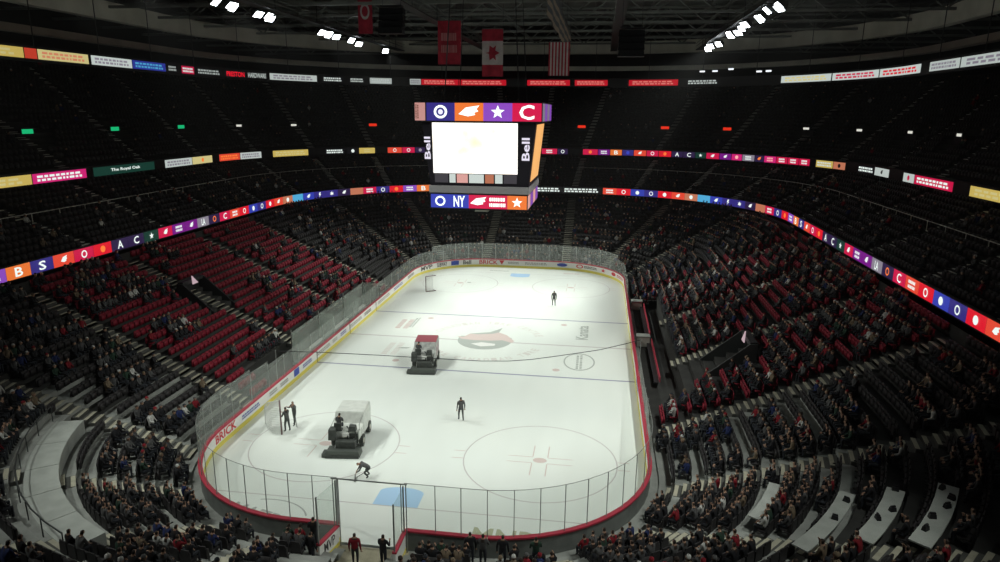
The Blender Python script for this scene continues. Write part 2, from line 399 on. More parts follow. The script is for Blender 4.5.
# near end gate leaves, swung out towards the stands
for name, hx, ang, lb in (('rink_gate', GX0, math.radians(-101), 'open gate leaf with dark lettering, left of the rink entrance'), ('rink_gate', GX1, math.radians(-90), 'open gate leaf with red edge, right of the rink entrance')):
    g = thing(name, lb, 'gate', (hx, -30.7, 0), ang)
    side = 1 if hx < 0 else -1
    mb = MB(); mb.box((.8, 0, .6), (1.6, .1, .8)); mb.build('leaf_panel', M['board'], g)
    mb = MB(); mb.box((.8, 0, .1), (1.6, .12, .2)); mb.build('kickplate', M['kick'], g)
    mb = MB(); mb.box((.8, 0, 1.04), (1.64, .2, .09)); mb.build('cap_rail', M['cap'], g)
    mb = MB(); put2d(mb, text2d('MVP'), lambda u, v: (.35 + .9 * (1 - u), side * .056, .36 + v * .5)); mb.build('lettering', M['ink_black'], g)
    for x in (.03, 1.57):
        mb = MB(); mb.box((x, 0, 1.05 + 1.2), (.06, .06, 2.4)); mb.build('post', M['post'], g)
    mb = MB(); mb.box((.8, 0, 2.25), (1.48, .015, 2.3)); mb.build('glass_pane', M['glass_clear'], g)
g = thing('gate_frame', 'tall dark metal frame standing over the open rink entrance', 'gate frame', ((GX0 + GX1) / 2, -30.76, 0))
hw = (GX1 - GX0) / 2
for x in (-hw - .12, -hw + .14, hw - .1, hw + .14):
    mb = MB(); mb.box((x, 0, 1.78), (.04, .04, 3.56)); mb.build('post', M['post'], g)
mb = MB(); mb.box((0, 0, 3.56), (2 * hw + .4, .05, .05)); mb.build('crossbar', M['post'], g)

# ------------------------------------------------------------------ lower bowl
ROWS = 19; TD = .85; SL = .45
def row_z(i): return .5 + SL * TD * i
def ofs(i): return 1.5 + TD * i
def bowl(o): return RR(12.95 + o, 30.48 + o, 8.53 + o)
mb = MB()
gate_gap = 2.6
C4 = RK.c[4]
GAPS = [(8.45, 35.45), (C4 + 8.45, C4 + 35.45)]
for i in range(-1, ROWS):
    t0, t1 = T0 - .5, T1 + .5
    if i > 6: t0, t1 = 0, RK.len
    cuts = sorted(set([t0, t1] + [c for c in (0., 4.7, C4 + 39.2, RK.len, 8.45, 35.45, C4 + 8.45, C4 + 35.45) if t0 < c < t1]))
    for ca, cb in zip(cuts, cuts[1:]):
        tm = (ca + cb) / 2; mid = RK.at(tm); gap = any(a < tm < b for a, b in GAPS)
        if gap and i < 2: continue
        zprev = row_z(i - 1) if i >= 0 else 0
        if gap and i == 2: zprev = 0
        pale = 0 if (mid[1] < -17.2 and ofs(i) < (6.6 if mid[0] < 0 else 9.4)) else 1  # shade put into the colour: treads outside the lower near corners go dark
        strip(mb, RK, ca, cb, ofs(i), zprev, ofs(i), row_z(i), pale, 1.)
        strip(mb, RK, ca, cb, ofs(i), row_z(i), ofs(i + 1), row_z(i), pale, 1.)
tier = struct('seating_tier_floor', mb, [M['conc'], M['conc_dark_shade']])
mb = MB(); strip(mb, RK, 0, RK.len, ofs(ROWS), row_z(ROWS - 1), ofs(ROWS) + .06, 8.2, 0, 1.5); struct('wall_concourse', mb, M['conc_dark_shade'])
# floor of the building and apron round the boards
mb = MB(); mb.box((0, 0, -.2), (170, 200, .2)); struct('floor', mb, M['conc_dark_shade'])
mb = MB(); strip(mb, RK, 0, RK.len, .14, -.01, .7, -.01, 0, 1.); strip(mb, RK, 8.45, 35.45, .7, -.01, 3.25, -.01, 2, 1.); strip(mb, RK, C4 + 8.45, C4 + 35.45, .7, -.01, 3.25, -.01, 2, 1.); mb.add([(-2.3, -30.7, .0), (1.4, -30.7, .0), (1.4, -38, .0), (-2.3, -38, .0)], [(0, 3, 2, 1)], 1)
struct('floor_apron', mb, [M['conc'], mat('tunnel_floor', (.42, .38, .28), .8, noise=.1), M['conc_dark_shade']])

# aisles: list of (kind, value); straight aisles at constant y, corner aisles at an angle about the corner centre
AISLES = []
for sx in (-1, 1):
    for y in (-16.8, -5.9, 5.0, 16.0): AISLES.append(('s', sx, y))
    for sy in (-1, 1):
        for deg in ((12, 40, 66) if sy < 0 else (27, 54)): AISLES.append(('c', sx, sy, math.radians(deg)))
for x in (-5.5, 5.5): AISLES.append(('e', 1, x))
AISLES.append(('e', -1, 5.2)); AISLES.append(('e', -1, -5.2))
def aisle_frame(a, o):
    if a[0] == 's': return (a[1] * (12.95 + o), a[2], a[1], 0.)
    if a[0] == 'e': return (a[2], a[1] * (30.48 + o), 0., a[1])
    r = 8.53 + o; c, s = a[1] * math.cos(a[3]), a[2] * math.sin(a[3])
    return (a[1] * 4.42 + c * r, a[2] * 21.95 + s * r, c, s)
def aisle_dist(x, y):
    best = 9
    for a in AISLES:
        if a[0] == 's' and x * a[1] > 12: best = min(best, abs(y - a[2]))
        elif a[0] == 'e' and y * a[1] > 30 and abs(x) < 6.3: best = min(best, abs(x - a[2]))
        elif a[0] == 'c':
            dx, dy = (abs(x) - 4.42) if x * a[1] > 0 else -1, (abs(y) - 21.95) if y * a[2] > 0 else -1
            if dx > 0 and dy > 0: best = min(best, abs(math.hypot(dx, dy) * math.sin(math.atan2(dy, dx) - a[3])))
    return best
for a in AISLES:
    mb = MB()
    for i in range(2 if a[0] == 's' and abs(a[2]) < 10 else 0, ROWS):
        for k in range(2):
            zt = row_z(i - 1) + SL * TD * (k + 1) / 2 if i else .25 * (k + 1)
            zt = row_z(i - 1) + .19 * (k + 1) if i else .25 * (k + 1)
            o = ofs(i) - TD * .5 + TD * .5 * k
            x, y, nx, ny = aisle_frame(a, o + TD * .25)
            an = math.atan2(ny, nx)
            mb.box((x, y, zt - .1), (TD * .5, 1.25, .215), 0, an)
            x2, y2, _, _ = aisle_frame(a, o + .09)
            mb.box((x2, y2, zt + .012), (.2, 1.15, .012), 1, an)
    st = mb.build('stairs', [M['aisle'], M['nosing']]); st['kind'] = 'structure'

# portals (vomitories) in the side stands
def portal(x0, sx, yc, zb, label):
    g = thing('vomitory_portal', label, 'tunnel entrance', (x0, yc, zb), 0)
    for s in (-1, 1):
        mb = MB(); w = .15
        pr = [(0, 0), (sx * 3.4, 0), (sx * 3.4, 2.5), (sx * 2.9, 2.5)]
        mb.add([(p[0], s * 1.5, p[1]) for p in pr] + [(p[0], s * 1.5 + s * w, p[1]) for p in pr], [(0, 1, 2, 3), (4, 7, 6, 5), (0, 4, 5, 1), (1, 5, 6, 2), (2, 6, 7, 3), (3, 7, 4, 0)])
        mb.build('side_wall', M['steel'] if sx > 0 else M['black'], g)
    mb = MB(); mb.box((sx * 3.15, 0, 2.45), (.5, 3.0, .3)); mb.build('lintel', M['black'], g)
    mb = MB(); mb.box((sx * 3.38, 0, 1.15), (.04, 3.0, 2.3)); mb.build('dark_doorway', M['black'], g)
    mb = MB(); q0, q1, q2 = (sx * 2.7, -.38, 2.2), (sx * 2.7, .38, 2.2), (sx * 2.85, (.2 if sx > 0 else -.2), 2.9)
    mb.add([q0, q1, q2] + [(p[0] + sx * .08, p[1], p[2]) for p in (q0, q1, q2)], [(0, 1, 2), (3, 5, 4), (0, 3, 4, 1), (1, 4, 5, 2), (2, 5, 3, 0)])
    mb.build('lit_sign', M['led_sign'], g)['label'] = 'small pale lit triangular sign'
M['led_sign'] = led('lit_sign', (1., .72, .8), .5)
portal(-21.6, -1, -5.8, row_z(8) + .02, 'dark tunnel entrance with a pale lit sign among red seats, left stand')
portal(17.6, 1, -9.0, row_z(4) + .02, 'dark tunnel entrance with pink lit sign among red seats, right stand')
PORT = [(-25.6, -21.2, -7.9, -3.9), (16.9, 21.4, -11.3, -6.9)]
def in_portal(x, y): return any(a < x < b and c < y < d for a, b, c, d in PORT)

# corner platforms and counters
P77 = None
def sang(x, y):
    """rink path parameter nearest to a point in the corners / straights"""
    best = min(((RK.at(t)[0] + RK.at(t)[2] * rk_off(x, y) - x) ** 2 + (RK.at(t)[1] + RK.at(t)[3] * rk_off(x, y) - y) ** 2, t) for t in np.arange(0, RK.len, .5))
    return best[1]
sa, sb = sang(-19.5, -27.1), sang(-10.1, -36.0)
if sb < sa: sa, sb = sb, sa
mb = MB(); n = 5
PL0, PL1 = max(sa, sb), min(sa, sb)
PLa, PLb = PL1, PL0
for k in range(n):
    a = PLa + (PLb - PLa) * k / n; b = PLa + (PLb - PLa) * (k + 1) / n - .02
    band(mb, RK, a, b, 6.35, 7.75, row_z(5), row_z(7) + .02, 0, .6)
struct('platform_floor', mb, M['platform'])
rail = thing('guard_rail', 'low metal guard rail along the pale curved platform in the near left corner', 'rail')
mb = MB(); tt = RK.pts(PLa, PLb, .8); q = [RK.at(t) for t in tt]
mb.tube([(p[0] + p[2] * 7.95, p[1] + p[3] * 7.95, row_z(7) + .9) for p in q], .035, 6); mb.build('top_rail', M['steel'], rail)
for t in np.linspace(PLa, PLb, 9):
    x, y, nx, ny = RK.at(t); mb = MB(); mb.tube([(x + nx * 7.95, y + ny * 7.95, row_z(7) + .02), (x + nx * 7.95, y + ny * 7.95, row_z(7) + .9)], .025, 5); mb.build('post', M['steel'], rail)

def counter(pa, pb, off, w, label):
    a, b = sang(*pa), sang(*pb); a, b = min(a, b), max(a, b)
    i = int((off - 1.5) / TD); zf = row_z(i)
    g = thing('counter_table', label, 'counter', (0, 0, 0))
    mb = MB(); band(mb, RK, a, b, off - w / 2, off + w / 2, zf + .68, zf + .74, 0, .5); mb.build('table_top', M['platform'], g)
    for t in np.linspace(a + .3, b - .3, 4):
        x, y, nx, ny = RK.at(t); mb = MB(); mb.box((x + nx * off, y + ny * off, zf + .34), (.07, .07, .68), 0, math.atan2(ny, nx)); mb.build('leg', M['steel'], g)
    return (a, b, off, w, zf + .745)
CT = [counter((20.29, -30.7), (17.3, -34.5), 9.55, .62, 'pale curved counter in the near right corner, lowest of the three long ones'),
      counter((22.1, -31.2), (18.9, -34.7), 11.25, .66, 'pale curved counter in the near right corner, middle of the three long ones'),
      counter((23.2, -32.0), (20.0, -36.), 12.95, .7, 'pale curved counter with dark items, highest in the near right corner'),
      counter((18.3, -27.6), (16.7, -30.3), 6.4, .5, 'short pale counter below the three long ones, near right corner')]
def near_counter(x, y, o):
    for a, b, off, w, z in CT:
        if abs(o - off) < w / 2 + .35:
            t = sang(x, y)
            if a - .2 < t < b + .2: return True
    return False
# small items on the counters
def clutter(k):
    mb = MB(); mb.tube([(0, 0, 0), (0, 0, .1), (0, 0, .11)], [.035, .045, .045], 8); o = mb.build('drink_cup', M['white']); return o
r = random.Random(5)
cup0 = None
for ci in (0, 1, 2):
    a, b, off, w, z = CT[ci]
    for k in range((2, 3, 5)[ci]):
        t = a + (b - a) * (k + .5 + r.uniform(-.4, .4)) / (4, 4, 6)[ci]; x, y, nx, ny = RK.at(t); o_ = off + r.uniform(-.2, .2)
        if cup0 is None: cup0 = MB().box((0, 0, .08), (.26, .16, .16), 0, 0, .8).box((0, 0, .2), (.2, .06, .05), 0).build('handbag', M['black']); c = cup0
        else: c = cup0.copy(); C.objects.link(c)
        c.location = (x + nx * o_, y + ny * o_, z); c.rotation_euler = (0, 0, r.uniform(0, 3))
        tag(c, 'small black bag lying on a pale counter in the near right corner', 'bag', 'black bags on the near right counters')

# players' benches on the right, penalty boxes on the left
for y0, y1, nm in ((2.4, 12.4, 'far'), (-8.6, .6, 'near')):
    g = thing('players_bench', 'long red players bench behind the right boards, the %s one of the two' % ('farther' if nm == 'far' else 'nearer'), 'bench', (14.2, (y0 + y1) / 2, 0)); L = y1 - y0
    mb = MB(); mb.box((.25, 0, .42), (.3, L, .08)); mb.build('seat_plank', M['black'], g)
    mb = MB(); mb.box((.5, 0, .7), (.06, L, .42)); mb.build('backrest', M['cap'], g)
    for k in range(4):
        mb = MB(); mb.box((.25, -L / 2 + .6 + (L - 1.2) * k / 3, .19), (.36, .08, .38)); mb.build('leg', M['steel'], g)
    mb = MB(); mb.box((-.2, L / 2 + .55, .5), (1.1, .8, .9)); mb.build('end_table', M['duct'], g)
    mb = MB(); mb.box((-.2, L / 2 + .55, .98), (1.2, .9, .06)); mb.build('table_top', M['platform'], g)
g = thing('penalty_box', 'glass walled penalty boxes with pale floor behind the left boards', 'penalty box', (-13.9, 0, 0))
mb = MB(); mb.box((0, 0, .1), (1.5, 17, .2)); mb.build('box_floor', mat('pale_blue_floor', (.4, .46, .47), .5), g)
for y in (-8.5, -3, 3, 8.5):
    mb = MB(); mb.box((0, y, 1.5), (1.5, .02, 2.6)); mb.build('glass_partition', M['glass'], g)
    mb = MB(); mb.box((-.75, y, 1.5), (.06, .06, 3.)); mb.build('post', M['chrome'], g)
mb = MB(); mb.box((-.45, 0, .5), (.35, 16, .08)); mb.build('bench_plank', M['board'], g)
mb = MB(); mb.box((-.78, 0, 1.6), (.02, 17, 2.2)); mb.build('rear_glass', M['glass'], g)

# ------------------------------------------------------------------ bulk helper (quads only)
def bulk(name, jobs, mats):
    """jobs: list of (verts, faces, face tags, instances); an instance is (x, y, z, angle, scale, material map)"""
    CO = []; FA = []; MI = []; base = 0
    for verts, faces, fm, inst in jobs:
        V = np.array(verts, float); Fq = np.array(faces, int); fm = np.array(fm, int); n = len(inst)
        I = np.array([(a[0], a[1], a[2], a[3], a[4]) for a in inst], float); MMp = np.array([a[5] for a in inst], int)
        c, s = np.cos(I[:, 3]), np.sin(I[:, 3])
        VX = (V[None, :, 0] * c[:, None] - V[None, :, 1] * s[:, None]) * I[:, 4:5] + I[:, 0:1]
        VY = (V[None, :, 0] * s[:, None] + V[None, :, 1] * c[:, None]) * I[:, 4:5] + I[:, 1:2]
        VZ = V[None, :, 2] * I[:, 4:5] + I[:, 2:3]
        CO.append(np.stack([VX, VY, VZ], 2).reshape(-1, 3)); FA.append((Fq[None] + (np.arange(n) * len(V))[:, None, None]).reshape(-1, 4) + base)
        MI.append(MMp[:, fm].reshape(-1)); base += n * len(V)
    co = np.concatenate(CO).astype(np.float32); FF = np.concatenate(FA).astype(np.int32); mi = np.concatenate(MI).astype(np.int32)
    me = bpy.data.meshes.new(name); me.vertices.add(len(co)); me.vertices.foreach_set('co', co.ravel())
    me.loops.add(len(FF) * 4); me.loops.foreach_set('vertex_index', FF.ravel())
    me.polygons.add(len(FF)); me.polygons.foreach_set('loop_start', np.arange(len(FF), dtype=np.int32) * 4)
    for m in mats: me.materials.append(m)
    me.polygons.foreach_set('material_index', mi); me.update(calc_edges=True)
    o = bpy.data.objects.new(name, me); C.objects.link(o); return o

# ------------------------------------------------------------------ people
SH = mat('shoes', (.02, .02, .02), .5)
def skinned(joints, edges, rad, root=0, sub=1):
    me = bpy.data.meshes.new('s'); me.from_pydata([Vector(j) for j in joints], edges, [])
    o = bpy.data.objects.new('s', me); C.objects.link(o)
    md = o.modifiers.new('k', 'SKIN')
    if not me.skin_vertices:
        import bmesh
        bm = bmesh.new(); bm.from_mesh(me); bm.verts.layers.skin.verify(); bm.to_mesh(me); bm.free()
    for i, r_ in enumerate(rad):
        me.skin_vertices[0].data[i].radius = (r_, r_) if not isinstance(r_, tuple) else r_
        me.skin_vertices[0].data[i].use_root = (i == root)
    sb_ = o.modifiers.new('u', 'SUBSURF'); sb_.levels = sub; sb_.render_levels = sub
    dg = bpy.context.evaluated_depsgraph_get(); out = bpy.data.meshes.new_from_object(o.evaluated_get(dg))
    bpy.data.objects.remove(o); bpy.data.meshes.remove(me); return out
def body_mesh(J, hands=True, name='person'):
    """J: dict with pelvis, spine, chest, neck, head, top and L/R tuples hip, knee, ankle, toe, shoulder, elbow, wrist"""
    js = []; rad = []; tagm = []; ed = []
    def add(p, r_, t): js.append(tuple(p)); rad.append(r_); tagm.append(t); return len(js) - 1
    pe = add(J['pelvis'], (.16, .12), 3); sp = add(J['spine'], (.15, .11), 2); ch = add(J['chest'], (.18, .12), 2)
    nk = add(J['neck'], .058, 0); hd = add(J['head'], (.078, .088), 0); tp = add(J['top'], (.08, .09), 1)
    ed += [(pe, sp), (sp, ch), (ch, nk), (nk, hd), (hd, tp)]
    for k in (0, 1):
        h = add(J['hip'][k], .095, 3); kn = add(J['knee'][k], .065, 3); an = add(J['ankle'][k], .045, 3); to = add(J['toe'][k], .042, 4)
        s_ = add(J['shoulder'][k], .07, 2); el = add(J['elbow'][k], .052, 2); wr = add(J['wrist'][k], .032, 2)
        ed += [(pe, h), (h, kn), (kn, an), (an, to), (ch, s_), (s_, el), (el, wr)]
        d = (Vector(J['wrist'][k]) - Vector(J['elbow'][k])).normalized(); palm = Vector(J['wrist'][k]) + d * .06
        pm = add(palm, (.034, .02), 0); ed.append((wr, pm))
        if hands:
            side = d.cross(Vector((0, 0, 1)));
            if side.length < .2: side = Vector((1, 0, 0))
            side.normalize(); dn = side.cross(d)
            for q_ in range(4):
                f1 = add(palm + d * .055 + side * (.024 * (q_ - 1.5)), .009, 0); f2 = add(palm + d * (.085 + .008 * (1.5 - abs(q_ - 1.5))) + side * (.026 * (q_ - 1.5)) + dn * -.02, .008, 0); ed += [(pm, f1), (f1, f2)]
            th = add(palm + side * .045 + d * .015, .01, 0); t2 = add(palm + side * .055 + d * .045, .009, 0); ed += [(pm, th), (th, t2)]
    me = skinned(js, ed, rad); JJ = np.array(js)
    # joint list per tag; head split into face and hair
    hv = Vector(J['head']); tv = Vector(J['top']); fwd = Vector(J.get('fwd', (0, 1, 0)))
    S = []
    for a, b in ed:
        S.append((JJ[a], JJ[b], tagm[b] if tagm[a] != 3 or tagm[b] != 2 else 2))
    A = np.array([s[0] for s in S]); B = np.array([s[1] for s in S]); T = [s[2] for s in S]; D = B - A; DD = (D ** 2).sum(1) + 1e-9
    idx = []
    for p in me.polygons:
        c_ = np.array(p.center); t_ = np.clip(((c_ - A) * D).sum(1) / DD, 0, 1); dist = ((A + D * t_[:, None] - c_) ** 2).sum(1)
        k = T[int(dist.argmin())]
        if k in (0, 1) and (Vector(c_) - hv).length < .26 and (Vector(c_) - Vector(J['neck'])).length > .09:
            ax = (tv - hv).normalized(); up = (Vector(c_) - hv).dot(ax); fr = (Vector(c_) - hv).dot(fwd)
            k = 1 if (up > .075 or fr < -.015) else 0
        idx.append(k)
    for m in (M['skin'], M['hair'], M['jk_black'], M['pants'], SH): me.materials.append(m)
    me.polygons.foreach_set('material_index', idx); me.polygons.foreach_set('use_smooth', [True] * len(idx)); me.name = name
    return me
def dress(me, jacket='black', hair='hair', pants='pants'):
    idx = [p.material_index for p in me.polygons]; me.materials.clear()
    for m in (M['skin'], M[hair], M['jk_' + jacket], M[pants], SH): me.materials.append(m)
    me.polygons.foreach_set('material_index', idx)
def person(me, label, loc, rz, jacket=None, group=None):
    o = bpy.data.objects.new('person', me); C.objects.link(o); o.location = loc; o.rotation_euler = (0, 0, rz)
    if jacket:
        sl = o.material_slots[2]; sl.link = 'OBJECT'; sl.material = M['jk_' + jacket]
    return tag(o, label, 'person', group)
def sitting(lean=0., arm=0, head=0.):
    w = {0: ((-.12, .28, .68), (.12, .28, .68)), 1: ((-.06, .26, .8), (.08, .26, .78)), 2: ((-.16, .26, .68), (.1, .2, 1.15))}[arm]
    el = {0: ((-.22, .08, .76), (.22, .08, .76)), 1: ((-.22, .1, .8), (.22, .1, .8)), 2: ((-.22, .08, .76), (.22, .18, .86))}[arm]
    return dict(pelvis=(0, 0, .58), spine=(0, -.02 + lean * .3, .76), chest=(0, -.02 + lean, .95), neck=(0, lean, 1.13), head=(head * .3, .02 + lean * 1.2, 1.23), top=(head * .4, .02 + lean * 1.3, 1.34),
                hip=((-.1, .04, .56), (.1, .04, .56)), knee=((-.12, .38, .56), (.12, .38, .56)), ankle=((-.12, .37, .12), (.12, .37, .12)), toe=((-.12, .48, .07), (.12, .48, .07)),
                shoulder=((-.17, -.01 + lean, 1.02), (.17, -.01 + lean, 1.02)), elbow=tuple((a[0], a[1] + lean, a[2]) for a in el), wrist=tuple((a[0], a[1] + lean * .5, a[2]) for a in w))
def standing(step=.12, arms='down', lean=0., h=1.):
    el = {'down': ((-.26, -.02, 1.08), (.26, -.02, 1.08)), 'hold': ((-.26, .1, 1.1), (.26, .12, 1.12)), 'up': ((-.3, .12, 1.28), (.3, .1, 1.2))}[arms]
    wr = {'down': ((-.27, .06, .84), (.27, .05, .84)), 'hold': ((-.12, .36, 1.1), (.14, .36, 1.2)), 'up': ((-.2, .3, 1.45), (.2, .32, 1.35))}[arms]
    l = lean
    return dict(pelvis=(0, 0, .95), spine=(0, l * .3, 1.12), chest=(0, l * .7, 1.32), neck=(0, l, 1.5), head=(0, l + .02, 1.6), top=(0, l + .03, 1.7),
                hip=((-.1, 0, .9), (.1, 0, .9)), knee=((-.11, step, .5), (.11, -step * .3, .5)), ankle=((-.11, step * .9, .09), (.11, -step, .1)), toe=((-.12, step * .9 + .15, .05), (.13, -step + .15, .05)),
                shoulder=((-.2, l * .8, 1.4), (.2, l * .8, 1.4)), elbow=tuple((a[0], a[1] + l, a[2]) for a in el), wrist=tuple((a[0], a[1] + l, a[2]) for a in wr))
def bending():
    return dict(pelvis=(0, -.1, .62), spine=(0, .08, .74), chest=(0, .28, .82), neck=(0, .42, .86), head=(0, .5, .86), top=(0, .6, .86), fwd=(0, .5, -.8),
                hip=((-.1, -.1, .58), (.1, -.1, .58)), knee=((-.16, .18, .38), (.16, .1, .38)), ankle=((-.15, -.05, .09), (.15, -.12, .1)), toe=((-.17, .1, .05), (.17, .04, .05)),
                shoulder=((-.2, .3, .86), (.2, .3, .86)), elbow=((-.26, .42, .6), (.25, .4, .62)), wrist=((-.14, .58, .42), (.16, .56, .4)))
SIT = [body_mesh(sitting(.0, 0)), body_mesh(sitting(.08, 1, .1)), body_mesh(sitting(.03, 2, -.1)), body_mesh(sitting(.14, 0, .15))]
for me in SIT: dress(me)

# people at work on the ice
M['pants_hazed'] = mat('hazed_trousers', (.075, .08, .078), .85)  # dark trousers, lightened in colour to imitate haze in the air
def fig(pose, label, loc, rz, jacket, pants='pants_hazed', hair='hair'):
    me = body_mesh(pose); dress(me, 'grey', hair, pants); return person(me, label, loc, rz)  # grey jacket likewise paints the haze over dark clothing

fig(standing(.16, 'down'), 'person in dark clothing walking alone in the middle of the near half of the ice', (.99, -16.5, .005), .5, 'charcoal')
fig(standing(.14, 'down'), 'distant person in dark clothing standing alone on the ice near the far blue line', (5.25, 12.7, .005), .3, 'charcoal')
fig(standing(.1, 'hold', .08), 'person in dark clothing holding the tipped goal beside the left boards, nearer of the two', (-9.75, -19.9, .005), -1.9 + PI, 'charcoal')
fig(standing(.1, 'up', .05), 'person in dark clothing holding a long pole behind the tipped goal', (-9.72, -18.9, .005), 2.6, 'charcoal')
fig(bending(), 'person crouching over a shovel on the ice beyond the entrance frame', (-2.8, -24.5, .005), 1.9, 'charcoal')
mb = MB(); mb.tube([(0, 0, 1.5), (.0, 0, .05)], .022, 6); o = mb.build('long_pole', M['steel']); o.location = (-9.1, -19.0, .01); o.rotation_euler = (.0, -.1, 0); o.location = (-9.36, -19.35, .01); tag(o, 'long thin pole held upright by the worker behind the tipped goal', 'pole')
sh = thing('ice_shovel', 'flat dark ice shovel pushed by the crouching worker beyond the entrance', 'shovel', (-3.15, -24.75, .01), 1.9)
mb = MB(); mb.tube([(0, -.35, .42), (0, .2, .1)], .018, 6); mb.build('handle', M['steel'], sh)
mb = MB(); mb.box((0, .28, .06), (.7, .05, .1)); mb.build('blade', M['black'], sh)

# goals tipped on their sides
netm = mat('goal_net', (.72, .74, .72), .8)
gm = mat('goal_post', (.16, .1, .1), .5)
def goal(loc, rz, label):
    g = thing('hockey_goal', label, 'goal', loc, rz)
    mb = MB(); mb.tube([(0, 0, .03), (0, 0, 1.83)], .05, 8); mb.build('crossbar', gm, g)
    for z in (.04, 1.83):
        mb = MB(); mb.tube([(0, 0, z), (1.22, 0, z)], .05, 8); mb.build('goal_post', gm, g)
    mb = MB(); mb.tube([(1.22, 0, .04), (1.15, .7, .04), (1.15, .95, .4), (1.15, .95, 1.5), (1.15, .7, 1.83), (1.22, 0, 1.83)], .035, 6); mb.build('base_frame', netm, g)
    mb = MB(); th = .014
    def cord(a, b): mb.tube([a, b], th, 3, 0, False)
    for k in range(12):
        z = .06 + 1.75 * k / 11; dy = .95 - (.25 if k in (0, 11) else 0)
        cord((.02, .05, z), (.3, .55, z)); cord((.3, .55, z), (1.15, dy, z))
    for k in range(9):
        f = k / 8; cord((.02 + .28 * f, .05 + .5 * f, .06), (.02 + .28 * f, .05 + .5 * f, 1.8)); cord((.3 + .85 * f, .55 + .35 * f, .06), (.3 + .85 * f, .55 + .35 * f, 1.8))
        cord((.3 + .9 * f, 0, .05), (.3 + .85 * f, .55 + .35 * f, .05)); cord((.3 + .9 * f, 0, 1.82), (.3 + .85 * f, .55 + .35 * f, 1.82))
    mb.build('net', netm, g)
goal((-9.92, -20.4, .02), 2.05, 'goal with white net tipped on its side near the left boards, beside two workers')
goal((-9.75, 16.0, .02), .6, 'far goal tipped on its side near the far left corner boards')

